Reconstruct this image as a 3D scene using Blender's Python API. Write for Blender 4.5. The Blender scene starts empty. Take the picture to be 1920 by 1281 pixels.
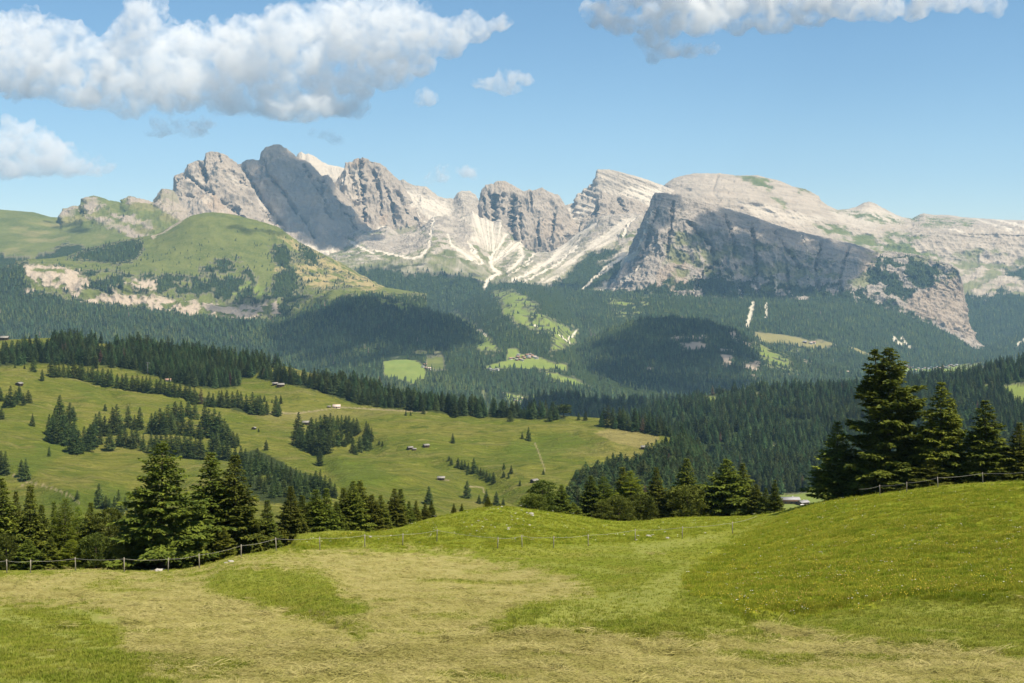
import bpy, math, random
import numpy as np
from mathutils import Vector, Matrix
random.seed(7)
R = np.random.default_rng(11)
SC = bpy.context.scene
COL = SC.collection
F = 960.0 / math.tan(math.radians(20.0))      # focal length in photo columns
HOR = 520.0                                    # eye-level row
# ------------------------------------------------------------------ noise
def _hash(ix, iy, iz, seed):
    h = (ix.astype(np.uint32) * np.uint32(374761393)) ^ (iy.astype(np.uint32) * np.uint32(668265263)) ^ (iz.astype(np.uint32) * np.uint32(2147483647 - 40503)) ^ np.uint32((seed * 97531 + 1013) & 0xffffffff)
    h = (h ^ (h >> np.uint32(13))) * np.uint32(1274126177)
    h = (h ^ (h >> np.uint32(15))) * np.uint32(2246822519)
    return h ^ (h >> np.uint32(16))
_G = np.array([(1,1,0),(-1,1,0),(1,-1,0),(-1,-1,0),(1,0,1),(-1,0,1),(1,0,-1),(-1,0,-1),(0,1,1),(0,-1,1),(0,1,-1),(0,-1,-1),(1,1,0),(-1,1,0),(0,-1,1),(0,-1,-1)], dtype=np.float64)
def perlin(p, seed=0):
    p = np.asarray(p, dtype=np.float64)
    sh = p.shape[:-1]; p = p.reshape(-1, 3)
    i = np.floor(p).astype(np.int64); f = p - i
    u = f * f * f * (f * (f * 6 - 15) + 10)
    out = 0
    for dx in (0, 1):
        wx = u[:, 0] if dx else 1 - u[:, 0]
        for dy in (0, 1):
            wy = u[:, 1] if dy else 1 - u[:, 1]
            for dz in (0, 1):
                wz = u[:, 2] if dz else 1 - u[:, 2]
                g = _G[_hash(i[:, 0] + dx, i[:, 1] + dy, i[:, 2] + dz, seed) & np.uint32(15)]
                out = out + wx * wy * wz * (g[:, 0] * (f[:, 0] - dx) + g[:, 1] * (f[:, 1] - dy) + g[:, 2] * (f[:, 2] - dz))
    return out.reshape(sh)
def fbm(p, octv=4, seed=0, gain=0.5):
    p = np.asarray(p, dtype=np.float64); s = 0; a = 1.0
    for k in range(octv):
        s = s + a * perlin(p * 2.0 ** k + k * 17.3, seed + k); a *= gain
    return s
def ridged(p, octv=4, seed=0, gain=0.55):
    p = np.asarray(p, dtype=np.float64); s = 0; a = 1.0; w = 1.0
    for k in range(octv):
        n = 1 - np.abs(perlin(p * 2.03 ** k + k * 11.7, seed + k)) * 1.9
        n = np.clip(n, 0, 1) ** 2
        s = s + a * n * w; w = np.clip(n * 1.6, 0, 1); a *= gain
    return s
def v3(x, y, z):
    return np.stack(np.broadcast_arrays(np.asarray(x, float), np.asarray(y, float), np.asarray(z, float)), -1)
def smooth1(a, s):
    if s <= 0: return a
    n = int(s * 3) + 1
    k = np.exp(-0.5 * (np.arange(-n, n + 1) / s) ** 2); k /= k.sum()
    return np.convolve(np.pad(a, n, mode='edge'), k, 'valid')
def sstep(a, b, x):
    t = np.clip((x - a) / (b - a), 0, 1); return t * t * (3 - 2 * t)
def poly_sd(px, py, poly):
    """signed distance (positive inside), photo units"""
    px = np.asarray(px, float); py = np.asarray(py, float)
    d2 = np.full(px.shape, 1e12); ins = np.zeros(px.shape, bool)
    n = len(poly)
    for a in range(n):
        x0, y0 = poly[a]; x1, y1 = poly[(a + 1) % n]
        ex, ey = x1 - x0, y1 - y0
        t = np.clip(((px - x0) * ex + (py - y0) * ey) / (ex * ex + ey * ey + 1e-9), 0, 1)
        d2 = np.minimum(d2, (px - x0 - t * ex) ** 2 + (py - y0 - t * ey) ** 2)
        c = (y0 > py) != (y1 > py)
        with np.errstate(divide='ignore', invalid='ignore'):
            xi = ex * (py - y0) / (ey if ey != 0 else 1e-9) + x0
        ins ^= c & (px < xi)
    d = np.sqrt(d2)
    return np.where(ins, d, -d)
def line_d(px, py, pts):
    d2 = np.full(np.shape(px), 1e12)
    for (x0, y0), (x1, y1) in zip(pts[:-1], pts[1:]):
        ex, ey = x1 - x0, y1 - y0
        t = np.clip(((px - x0) * ex + (py - y0) * ey) / (ex * ex + ey * ey + 1e-9), 0, 1)
        d2 = np.minimum(d2, (px - x0 - t * ex) ** 2 + (py - y0 - t * ey) ** 2)
    return np.sqrt(d2)
# ------------------------------------------------------------------ mesh helpers
def new_mesh(name, V, faces=None, quads=None, tris=None, smooth=False, mat_idx=None):
    me = bpy.data.meshes.new(name)
    V = np.asarray(V, dtype=np.float32)
    me.vertices.add(len(V)); me.vertices.foreach_set('co', V.ravel())
    loops = []; starts = []; n = 0
    for arr, k in ((quads, 4), (tris, 3)):
        if arr is not None and len(arr):
            arr = np.asarray(arr, dtype=np.int32)
            loops.append(arr.ravel()); starts.append(n + np.arange(len(arr), dtype=np.int32) * k); n += arr.size
    if loops:
        L = np.concatenate(loops); S = np.concatenate(starts)
        me.loops.add(len(L)); me.loops.foreach_set('vertex_index', L)
        me.polygons.add(len(S)); me.polygons.foreach_set('loop_start', S)
        if smooth: me.polygons.foreach_set('use_smooth', np.ones(len(S), dtype=bool))
        if mat_idx is not None: me.polygons.foreach_set('material_index', np.asarray(mat_idx, dtype=np.int32))
    me.update(calc_edges=True); me.validate()
    return me
def add_obj(name, me, mats=(), parent=None, loc=None):
    for m in mats: me.materials.append(m)
    o = bpy.data.objects.new(name, me); COL.objects.link(o)
    if parent is not None: o.parent = parent
    if loc is not None: o.location = loc
    return o
def tag(o, label=None, cat=None, group=None, kind=None):
    if label: o['label'] = label
    if cat: o['category'] = cat
    if group: o['group'] = group
    if kind: o['kind'] = kind
    return o
def empty(name, loc, rz=0.0):
    o = bpy.data.objects.new(name, None); COL.objects.link(o)
    o.location = loc; o.rotation_euler = (0, 0, rz); o.empty_display_size = 0.5
    return o
def set_attr(me, name, data):
    a = me.attributes.new(name, 'FLOAT_COLOR', 'POINT')
    a.data.foreach_set('color', np.asarray(data, dtype=np.float32).ravel())
class MB:
    def __init__(s): s.v = []; s.q = []; s.t = []; s.n = 0
    def add(s, V, quads=None, tris=None):
        V = np.asarray(V, float).reshape(-1, 3)
        if quads is not None: s.q += [[i + s.n for i in f] for f in quads]
        if tris is not None: s.t += [[i + s.n for i in f] for f in tris]
        s.v.append(V); s.n += len(V)
    def box(s, c, h, rz=0.0):
        V = np.array([(x, y, z) for z in (-1, 1) for y in (-1, 1) for x in (-1, 1)], float) * np.asarray(h, float)
        ca, sa = math.cos(rz), math.sin(rz)
        V = np.stack([V[:, 0] * ca - V[:, 1] * sa, V[:, 0] * sa + V[:, 1] * ca, V[:, 2]], -1) + np.asarray(c, float)
        s.add(V, [(0, 2, 3, 1), (4, 5, 7, 6), (0, 1, 5, 4), (2, 6, 7, 3), (0, 4, 6, 2), (1, 3, 7, 5)])
    def tube(s, pts, rad, n=6):
        pts = [Vector(p) for p in pts]; base = s.n
        if not hasattr(rad, '__len__'): rad = [rad] * len(pts)
        rings = []
        for i, p in enumerate(pts):
            d = (pts[min(i + 1, len(pts) - 1)] - pts[max(i - 1, 0)]).normalized()
            a = d.cross(Vector((0.31, 0.2, 0.93))); 
            if a.length < 1e-3: a = d.cross(Vector((1, 0, 0)))
            a.normalize(); b = d.cross(a)
            rings += [tuple(p + (a * math.cos(2 * math.pi * k / n) + b * math.sin(2 * math.pi * k / n)) * rad[i]) for k in range(n)]
        m = len(pts); q = []
        for i in range(m - 1):
            for k in range(n):
                q.append((i * n + k, i * n + (k + 1) % n, (i + 1) * n + (k + 1) % n, (i + 1) * n + k))
        V = rings + [tuple(pts[0]), tuple(pts[-1])]
        t = [((k + 1) % n, k, m * n) for k in range(n)] + [((m - 1) * n + k, (m - 1) * n + (k + 1) % n, m * n + 1) for k in range(n)]
        s.add(V, q, t)
    def mesh(s, name, smooth=False):
        V = np.concatenate(s.v) if s.v else np.zeros((0, 3))
        return new_mesh(name, V, quads=s.q, tris=s.t, smooth=smooth)
# ------------------------------------------------------------------ node helpers
def nmat(name):
    m = bpy.data.materials.new(name); m.use_nodes = True
    nt = m.node_tree; b = nt.nodes['Principled BSDF']
    b.inputs['Specular IOR Level'].default_value = 0.15
    return m, nt, b
def N(nt, t, **kw):
    n = nt.nodes.new(t)
    for k, v in kw.items():
        if k.startswith('i_'):
            n.inputs[int(k[2:]) if k[2:].isdigit() else k[2:].replace('_', ' ')].default_value = v
        else: setattr(n, k, v)
    return n
def mixc(nt, fac, a, b, mode='MIX'):
    n = nt.nodes.new('ShaderNodeMix'); n.data_type = 'RGBA'; n.blend_type = mode; n.clamp_factor = True
    for sock, v in ((n.inputs[0], fac), (n.inputs[6], a), (n.inputs[7], b)):
        if hasattr(v, 'is_output') or hasattr(v, 'links'): nt.links.new(v, sock)
        elif sock == n.inputs[0]: sock.default_value = v
        else: sock.default_value = (*v, 1)
    return n.outputs[2]
def mathn(nt, op, a, b=None, clamp=False):
    n = nt.nodes.new('ShaderNodeMath'); n.operation = op; n.use_clamp = clamp
    for i, v in enumerate((a, b)):
        if v is None: continue
        if hasattr(v, 'links'): nt.links.new(v, n.inputs[i])
        else: n.inputs[i].default_value = v
    return n.outputs[0]
def noise(nt, vec, scale, detail=4, rough=0.55, dist=0.0):
    n = nt.nodes.new('ShaderNodeTexNoise'); n.inputs['Scale'].default_value = scale
    n.inputs['Detail'].default_value = detail; n.inputs['Roughness'].default_value = rough; n.inputs['Distortion'].default_value = dist
    if vec is not None: nt.links.new(vec, n.inputs['Vector'])
    return n.outputs['Fac']
def remap(nt, v, a, b, c=0.0, d=1.0):
    n = nt.nodes.new('ShaderNodeMapRange'); n.interpolation_type = 'SMOOTHSTEP'
    nt.links.new(v, n.inputs[0])
    for i, x in enumerate((a, b, c, d)): n.inputs[i + 1].default_value = x
    return n.outputs[0]
def mapping(nt, vec, scale=(1, 1, 1), rot=(0, 0, 0)):
    n = nt.nodes.new('ShaderNodeMapping'); n.inputs['Scale'].default_value = scale; n.inputs['Rotation'].default_value = rot
    nt.links.new(vec, n.inputs['Vector']); return n.outputs[0]
def objco(nt):
    return nt.nodes.new('ShaderNodeTexCoord').outputs['Object']
def attr(nt, name):
    n = nt.nodes.new('ShaderNodeAttribute'); n.attribute_name = name
    s = nt.nodes.new('ShaderNodeSeparateColor'); nt.links.new(n.outputs['Color'], s.inputs[0])
    return s.outputs[0], s.outputs[1], s.outputs[2], n.outputs['Alpha']
def bump(nt, b, h, strength, dist):
    n = nt.nodes.new('ShaderNodeBump'); n.inputs['Strength'].default_value = strength; n.inputs['Distance'].default_value = dist
    nt.links.new(h, n.inputs['Height']); nt.links.new(n.outputs[0], b.inputs['Normal'])
# ------------------------------------------------------------------ lofted terrain
def pchip_rows(A, t):
    """A[K,nx] control rows -> rows at parameters t (monotone cubic)"""
    K = A.shape[0]; dl = A[1:] - A[:-1]; m = np.zeros_like(A)
    m[0] = dl[0]; m[-1] = dl[-1]
    for k in range(1, K - 1):
        same = dl[k - 1] * dl[k] > 0
        h = 2 * dl[k - 1] * dl[k] / np.where(same, dl[k - 1] + dl[k], 1)
        m[k] = np.where(same, h, 0)
    out = []
    for tt in t:
        k = min(int(tt), K - 2); u = tt - k
        h00 = 2*u**3 - 3*u**2 + 1; h10 = u**3 - 2*u**2 + u; h01 = -2*u**3 + 3*u**2; h11 = u**3 - u**2
        out.append(h00 * A[k] + h10 * m[k] + h01 * A[k + 1] + h11 * m[k + 1])
    return np.array(out)
class Loft:
    """ground sheet through lines of known bearing, height and distance; rows run from near to far"""
    def __init__(s, x0, x1, step, rows, nseg, back, lin=False):
        s.xs = np.arange(x0, x1 + step, step, dtype=float)
        Y = []; D = []
        for yp, dp, sm in rows:
            yp = yp if isinstance(yp, (list, tuple)) else [(0, yp)]
            dp = dp if isinstance(dp, (list, tuple)) else [(0, dp)]
            Y.append(smooth1(np.interp(s.xs, [p[0] for p in yp], [p[1] for p in yp]), sm / step))
            D.append(smooth1(np.interp(s.xs, [p[0] for p in dp], [p[1] for p in dp]), max(sm, 3) / step))
        Y = np.array(Y); D = np.array(D); Z = -D * (Y - HOR) / F
        s.crest = len(rows) - 1
        for dd, dz in back:
            D = np.vstack([D, D[s.crest] + dd]); Z = np.vstack([Z, Z[s.crest] - dz])
        s.Dk, s.Zk = D, Z; s.lin = lin
        t = []
        for k, n in enumerate(nseg): t += list(k + np.arange(n) / n)
        t.append(len(nseg)); s.t = np.array(t)
        Dg = s._rows(D, t); Zg = s._rows(Z, t)
        s.P = v3(Dg * (s.xs[None] - 960) / F, Dg, Zg)
        s.px = np.broadcast_to(s.xs[None], Dg.shape); s.py = HOR - Zg * F / Dg
        s.vis = s.t <= s.crest + 1e-6
    def _rows(s, A, t):
        if s.lin:
            out = []
            for tt in t:
                k = min(int(tt), A.shape[0] - 2); u = tt - k; out.append(A[k] * (1 - u) + A[k + 1] * u)
            return np.array(out)
        return pchip_rows(A, t)
    def normals(s):
        P = s.P; dx = np.gradient(P, axis=1); dy = np.gradient(P, axis=0)
        n = np.cross(dx, dy); return n / (np.linalg.norm(n, axis=-1, keepdims=True) + 1e-9)
    def build(s, name, mat, attrs):
        nr, nx = s.P.shape[:2]
        i = np.arange(nr * nx).reshape(nr, nx)
        q = np.stack([i[:-1, :-1], i[:-1, 1:], i[1:, 1:], i[1:, :-1]], -1).reshape(-1, 4)
        me = new_mesh(name, s.P.reshape(-1, 3), quads=q, smooth=True)
        for k, a in attrs.items(): set_attr(me, k, a.reshape(-1, 4))
        o = add_obj(name, me, [mat]); o['kind'] = 'structure'
        return o
    def find(s, x, y):
        """world point on the (finished) sheet seen at photo column x, row y; nearest first"""
        c = int(np.clip(round((x - s.xs[0]) / (s.xs[1] - s.xs[0])), 0, len(s.xs) - 1))
        P = s.P[:, c]; yy = HOR - P[:, 2] * F / P[:, 1]
        for r in range(len(yy) - 1):
            if (yy[r] - y) * (yy[r + 1] - y) <= 0 and yy[r] != yy[r + 1]:
                u = (yy[r] - y) / (yy[r] - yy[r + 1]); p = P[r] * (1 - u) + P[r + 1] * u
                p = p.copy(); p[0] = p[1] * (x - 960) / F; return p
        r = int(np.argmin(np.abs(yy[:int(np.sum(s.vis))] - y))); p = P[r].copy(); p[0] = p[1] * (x - 960) / F
        return p
    def at_depth(s, x, d):
        c = int(np.clip(round((x - s.xs[0]) / (s.xs[1] - s.xs[0])), 0, len(s.xs) - 1))
        P = s.P[:, c]; return np.array([d * (x - 960) / F, d, np.interp(d, P[:, 1], P[:, 2])])
    def mask(s, polys, warp=6.0, wl=25.0, soft=3.0, seed=3):
        """land cover: 1 inside the outlines, edges made ragged by noise"""
        L = np.median(s.P[..., 1]) / F
        q = s.P / (wl * L)
        ox = fbm(q, 4, seed) * warp; oy = fbm(q + 31.7, 4, seed + 9) * warp
        m = np.zeros(s.px.shape)
        for pl in polys:
            m = np.maximum(m, sstep(-soft, soft, poly_sd(s.px + ox, s.py + oy, pl)))
        return m
    def trails(s, lines, warp=3.0, wl=20.0, seed=5):
        L = np.median(s.P[..., 1]) / F
        q = s.P / (wl * L); ox = fbm(q, 3, seed) * warp; oy = fbm(q + 7.7, 3, seed + 4) * warp
        m = np.zeros(s.px.shape)
        for w, pts in lines: m = np.maximum(m, sstep(w, w * 0.3, line_d(s.px + ox, s.py + oy, pts)))
        return m
# ------------------------------------------------------------------ ground materials
def far_material(name, rock=(0.365, 0.298, 0.23), scree=(0.60, 0.515, 0.405), strata=0.12, L=1.0, tilt=0.12, bmp=0.7, streak=0.4):
    m, nt, b = nmat(name); co = objco(nt)
    f, g, s, _ = attr(nt, 'cover'); w, br, tr, tan = attr(nt, 'cover_b')
    n1 = noise(nt, co, 0.006 / L, 5, 0.6); n2 = noise(nt, co, 0.05 / L, 5, 0.65)
    nv = noise(nt, mapping(nt, co, (0.040 / L, 0.040 / L, 0.007 / L)), 1.0, 6, 0.62, 0.4)
    sx = nt.nodes.new('ShaderNodeSeparateXYZ'); nt.links.new(co, sx.inputs[0]); cx = nt.nodes.new('ShaderNodeCombineXYZ')
    nt.links.new(mathn(nt, 'MULTIPLY', sx.outputs[0], 0.0016 / L), cx.inputs[0]); nt.links.new(mathn(nt, 'MULTIPLY', sx.outputs[1], 0.0016 / L), cx.inputs[1])
    nt.links.new(mathn(nt, 'MULTIPLY', mathn(nt, 'ADD', sx.outputs[2], mathn(nt, 'MULTIPLY', sx.outputs[0], tilt)), 0.036 / L), cx.inputs[2])
    ns = noise(nt, cx.outputs[0], 1.0, 5, 0.62, 0.15)
    c = mixc(nt, remap(nt, n1, 0.3, 0.7), tuple(x * 0.86 for x in rock), tuple(min(1, x * 1.12) for x in rock))
    c = mixc(nt, remap(nt, nv, 0.52, 0.70, 0, streak), c, tuple(x * 0.62 for x in rock))
    c = mixc(nt, remap(nt, ns, 0.45, 0.58, 0, strata), c, tuple(min(1, x * 1.4) for x in rock))
    c = mixc(nt, remap(nt, ns, 0.40, 0.30, 0, strata), c, tuple(x * 0.6 for x in rock))
    c = mixc(nt, w, c, mixc(nt, remap(nt, n2, 0.3, 0.7), (0.33, 0.23, 0.155), (0.44, 0.33, 0.225)))
    sc = mixc(nt, remap(nt, n2, 0.3, 0.7), tuple(x * 0.9 for x in scree), tuple(min(1, x * 1.08) for x in scree))
    c = mixc(nt, s, c, sc)
    gr = mixc(nt, remap(nt, n1, 0.3, 0.7), (0.082, 0.105, 0.026), (0.145, 0.158, 0.042))
    gr = mixc(nt, remap(nt, n2, 0.45, 0.7, 0, 0.5), gr, (0.20, 0.185, 0.08))
    c = mixc(nt, g, c, gr)
    c = mixc(nt, br, c, mixc(nt, n1, (0.14, 0.21, 0.04), (0.24, 0.26, 0.065)))
    c = mixc(nt, tan, c, mixc(nt, n2, (0.28, 0.215, 0.095), (0.40, 0.31, 0.16)))
    fo = mixc(nt, remap(nt, n2, 0.3, 0.7), (0.018, 0.032, 0.012), (0.045, 0.062, 0.018))
    c = mixc(nt, f, c, fo)
    c = mixc(nt, tr, c, (0.72, 0.63, 0.50))
    nt.links.new(c, b.inputs['Base Color']); b.inputs['Roughness'].default_value = 0.95; b.inputs['Specular IOR Level'].default_value = 0.05
    soft = mathn(nt, 'SUBTRACT', 1.0, mathn(nt, 'MULTIPLY', mathn(nt, 'MAXIMUM', s, g), 0.8))
    h = mathn(nt, 'ADD', mathn(nt, 'MULTIPLY', nv, 1.0), mathn(nt, 'MULTIPLY', n2, 0.4))
    h = mathn(nt, 'MULTIPLY', mathn(nt, 'ADD', h, mathn(nt, 'MULTIPLY', ns, 1.6 * strata)), soft)
    bump(nt, b, h, bmp, 26 * L)
    return m
M_ROCK = far_material('dolomite_rock')
M_SLAB = far_material('layered_pale_rock', rock=(0.395, 0.33, 0.255), strata=0.45, tilt=0.1, streak=0.2)
M_TILT = far_material('tilted_slab_rock', rock=(0.395, 0.33, 0.255), strata=0.75, tilt=0.42, streak=0.15)
M_SCREE = far_material('scree_bowl_ground', rock=(0.345, 0.29, 0.232), strata=0.0, streak=0.25)
M_WALL = far_material('cliff_rock', rock=(0.33, 0.28, 0.23), strata=0.5, L=0.8, tilt=0.27, streak=0.6, bmp=0.9)
M_VALLEY = far_material('valley_ground', rock=(0.38, 0.315, 0.25), L=0.5)

def relief(lo, amp, wl, seed, octv=6, edge=0.25, vert=0.32, crest_amp=0.12, calm=None):
    """erosion: ribs and gullies down the slope, plus crags; calm = loose ground that stays smooth"""
    n = lo.normals(); P = lo.P
    q = P / wl * np.array([1, 1, vert])
    q = q + 0.45 * np.stack([fbm(P / wl * 0.6 + 5, 3, seed + 50), fbm(P / wl * 0.6 + 25, 3, seed + 52), 0 * P[..., 0]], -1)
    h = ridged(q, octv, seed, 0.6) - 0.9
    hs = ridged(P / (wl * 0.3) * np.array([1, 1, 0.5]), 4, seed + 3, 0.6) - 0.8
    h2 = fbm(P / (wl * 0.12), 4, seed + 7, 0.6)
    t = lo.t[:, None]; c = lo.crest
    k = np.where(t <= c, np.clip(np.minimum(1.0, crest_amp + (c - t) / edge), 0, 1), 0.5)
    hh = (h * 0.75 * k + hs * 0.30 * (0.35 + 0.65 * k) + h2 * 0.14) * amp
    if calm is not None: hh = hh * (1 - 0.86 * calm)
    d = n * 0.85; d[..., 2] *= 0.6
    lo.P = P + d * hh[..., None]
def cov(lo, forest=0, grass=0, scree=0, warm=0, bright=0, trail=0, tan=0):
    o = np.ones(lo.px.shape)
    return {'cover': np.stack([o * forest, o * grass, o * scree, o], -1), 'cover_b': np.stack([o * warm, o * bright, o * trail, o * tan], -1)}
LOFTS = {}
# ---- far left green ridge
lo = Loft(-160, 350, 1.5, [(545, 7600, 10), ([(-160, 470), (0, 475), (100, 470), (200, 470), (340, 470)], 8300, 10),
    ([(-160, 420), (0, 430), (100, 440), (200, 415), (300, 400), (350, 400)], 9000, 10),
    ([(-160, 388), (0, 393), (25, 395), (63, 398), (95, 407), (112, 408), (114, 400), (117, 391), (126, 390), (138, 385), (151, 386), (152, 373), (160, 370), (175, 367), (190, 370), (205, 375), (228, 380), (230, 372), (244, 367), (262, 372), (288, 379), (295, 365), (303, 354), (316, 355), (326, 358), (350, 400)], 9500, 0)],
    [12, 26, 34, 6, 4], [(250, 60), (1500, 900)], lin=True)
rg = lo.mask([[(100, 380), (400, 340), (400, 480), (300, 462), (220, 440), (170, 425), (110, 412)]], 10, 30, 8)
P0 = lo.P.copy(); relief(lo, 45, 240, 21); lo.P = P0 + (lo.P - P0) * (0.12 + 0.88 * rg)[..., None]
nz = fbm(lo.P / 120.0, 5, 77)
rockm = lo.mask([[(110, 380), (160, 384), (128, 404), (110, 412)], [(150, 366), (162, 366), (200, 384), (160, 395)], [(228, 368), (270, 368), (292, 380), (240, 384)], [(285, 350), (360, 350), (360, 470), (300, 462), (340, 420), (290, 385)], [(205, 398), (250, 405), (285, 420), (285, 428), (240, 416), (205, 405)], [(150, 400), (215, 415), (290, 445), (270, 450), (200, 425)]], 6, 15, 3)
gr = 1 - np.clip(rockm * (0.6 + 0.8 * sstep(-0.2, 0.3, nz)), 0, 1)
fo = lo.mask([[(-160, 478), (0, 478), (60, 485), (100, 470), (125, 455), (160, 462), (160, 600), (-160, 600)]], 8, 15, 3)
lo.build('mountain_ridge', M_ROCK, cov(lo, forest=fo, grass=gr * (1 - fo), tan=sstep(0.1, 0.6, fbm(lo.P / 260, 4, 5)) * 0.35 * gr))['label'] = 'long green alpine ridge with small rock crests at the far left'
LOFTS['ridge'] = lo
# ---- pale mountain left
lo = Loft(255, 600, 1.2, [([(255, 520), (600, 520)], 9900, 5), ([(255, 470), (330, 460), (420, 455), (560, 470), (600, 480)], 10500, 6),
    ([(255, 410), (300, 385), (340, 375), (400, 350), (450, 370), (510, 420), (560, 455), (600, 475)], 11000, 6),
    ([(255, 400), (290, 378), (296, 365), (303, 354), (316, 355), (325, 356), (326, 330), (345, 322), (352, 308), (370, 300), (384, 302), (385, 287), (395, 284), (410, 285), (425, 292), (435, 300), (445, 306), (452, 312), (470, 345), (490, 380), (510, 405), (530, 420), (545, 435), (560, 450), (600, 470)], 11300, 0)],
    [12, 50, 66, 8, 4], [(220, 120), (900, 1100)], lin=True)
relief(lo, 56, 260, 31)
lo.P -= lo.normals() * (sum(np.exp(-(line_d(lo.px, lo.py, p) / w) ** 2) * w * 16 for w, p in [(3, [(372, 300), (380, 318), (384, 335)]), (2.5, [(410, 290), (412, 304)]), (3, [(430, 318), (448, 328), (462, 345)]), (2.2, [(352, 330), (380, 352), (400, 362)]), (4, [(420, 372), (436, 384), (450, 392)]), (3, [(448, 398), (460, 406)]), (2, [(470, 350), (490, 390), (520, 430)]), (2, [(345, 362), (362, 368)])]) * np.clip((lo.crest - lo.t) / 0.1, 0, 1)[:, None])[..., None]
nz = fbm(lo.P / 150.0, 5, 71)
gr = lo.mask([[(255, 395), (300, 385), (330, 405), (390, 425), (430, 440), (430, 540), (255, 540)]], 14, 25, 5) * sstep(-0.25, 0.15, nz)
wm = lo.mask([[(365, 360), (400, 362), (440, 395), (450, 410), (425, 405), (390, 388)]], 8, 14, 4) * 0.75
lo.build('mountain_peak', M_ROCK, cov(lo, grass=gr, warm=wm, scree=sstep(0.25, 0.6, fbm(lo.P / 200, 4, 3)) * 0.4 * (1 - gr)))['label'] = 'pale jagged limestone peak rising above the green ridge at left'
# ---- pale pinnacles behind
lo = Loft(535, 690, 1.2, [(470, 12300, 5), ([(535, 330), (560, 286), (566, 284), (572, 289), (578, 288), (590, 293), (600, 301), (615, 309), (640, 314), (660, 320), (690, 340)], 13300, 0)], [60, 6, 4], [(200, 100), (700, 900)], lin=True)
relief(lo, 45, 160, 41); lo.build('mountain_pinnacles', M_SLAB, cov(lo, scree=0.55))['label'] = 'sunlit pale pinnacles behind the dark central peak'
# ---- big shaded mass
lo = Loft(425, 745, 1.2, [([(425, 520), (745, 520)], 10300, 5), ([(425, 470), (540, 452), (600, 465), (660, 480), (745, 500)], 10900, 6),
    ([(425, 400), (480, 370), (560, 360), (600, 380), (650, 430), (700, 465), (745, 490)], 11500, 6),
    ([(425, 330), (445, 308), (452, 307), (462, 300), (475, 299), (485, 300), (488, 285), (500, 275), (512, 271), (525, 271), (538, 278), (556, 294), (580, 305), (595, 318), (603, 330), (615, 328), (622, 335), (630, 350), (640, 360), (655, 375), (670, 400), (690, 425), (705, 445), (712, 465), (745, 490)], 11900, 0)],
    [12, 50, 70, 8, 4], [(220, 120), (900, 1100)], lin=True)
relief(lo, 60, 280, 51)
lo.P -= lo.normals() * (sum(np.exp(-(line_d(lo.px, lo.py, p) / w) ** 2) * w * 16 for w, p in [(4, [(455, 315), (480, 360), (510, 400), (530, 430)]), (3, [(505, 330), (530, 360), (560, 400), (590, 440)]), (3, [(570, 310), (600, 350), (620, 400), (650, 450)]), (2.5, [(490, 300), (500, 330)]), (3, [(600, 335), (612, 350)]), (2.5, [(625, 360), (650, 400), (680, 440)])]) * np.clip((lo.crest - lo.t) / 0.1, 0, 1)[:, None])[..., None]
sc = lo.mask([[(540, 448), (600, 462), (680, 480), (640, 500), (540, 500)]], 6, 14, 5) * 0.8
lo.build('mountain_massif', M_ROCK, cov(lo, scree=sc))['label'] = 'broad grey rock massif lying in cloud shadow, left of centre'
LOFTS['massif'] = lo
# ---- centre: back range, peak, tower, slab summit and crags round a scree bowl
def crag(name, label, mat, x0, x1, bottom, dbot, mid, crest, d, amp, wl, seed, grooves=(), ga=60.0, strat=0.0, tilt=0.0, covf=None, step=1.0, rows=(40, 60)):
    cr = crest
    lo = Loft(x0, x1, step, [(bottom, dbot, 4), (mid, d - 330, 4), (cr, d, 0)], [rows[0], rows[1], 6, 4], [(160, 110), (700, 900)], lin=True)
    relief(lo, amp, wl, seed)
    P = lo.P; h = np.zeros(lo.px.shape); k = np.clip((lo.crest - lo.t) / 0.1, 0.15, 1)[:, None]
    for w, pts in grooves: h -= np.exp(-(line_d(lo.px, lo.py, pts) / w) ** 2) * ga * (w / 4.0)
    if strat:
        q = (P[..., 2] + tilt * P[..., 0] + 14 * fbm(P / 300.0, 3, seed + 5)) / 62.0
        h += strat * (np.abs((q % 1.0) - 0.35) + 0.5 * perlin(v3(P[..., 0] / 500, P[..., 1] / 500, q * 2.3), seed + 6))
    n = lo.normals(); n[..., 2] *= 0.4
    lo.P = P + n * (h * k)[..., None]
    c = covf(lo) if covf else {}
    o = lo.build(name, mat, cov(lo, **c)); o['label'] = label
    return lo
crag('mountain_range', 'pale low range and rounded knob behind the scree bowl', M_SLAB, 725, 925, [(725, 470), (925, 470)], 12500, [(725, 400), (800, 395), (850, 400), (880, 390), (925, 420)],
    [(725, 330), (750, 338), (757, 336), (763, 341), (775, 347), (790, 349), (800, 350), (812, 360), (822, 368), (835, 372), (850, 372), (858, 362), (865, 358), (880, 358), (890, 364), (896, 376), (905, 400), (925, 430)], 13300, 36, 240, 611,
    covf=lambda lo: dict(scree=lo.mask([[(725, 345), (770, 355), (830, 378), (850, 385), (845, 410), (800, 430), (725, 420)]], 5, 20, 5) * 0.85))
def c_peak(lo):
    return dict(scree=lo.trails([(3, [(662, 390), (680, 415), (690, 428), (702, 431), (722, 424)]), (3.5, [(640, 330), (645, 345), (635, 350)]), (2.5, [(770, 385), (795, 412), (812, 418)])], 3) + 0.35 * lo.mask([[(640, 320), (676, 315), (676, 370), (650, 380), (640, 350)]], 5, 15, 4),
        grass=lo.mask([[(720, 430), (780, 425), (800, 460), (760, 478), (700, 478), (690, 450)]], 8, 15, 4) * 0.5, warm=0.6 * lo.mask([[(660, 296), (690, 294), (680, 306), (664, 312), (652, 318)], [(712, 400), (728, 402), (724, 420), (712, 420)]], 5, 10, 3))
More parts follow.
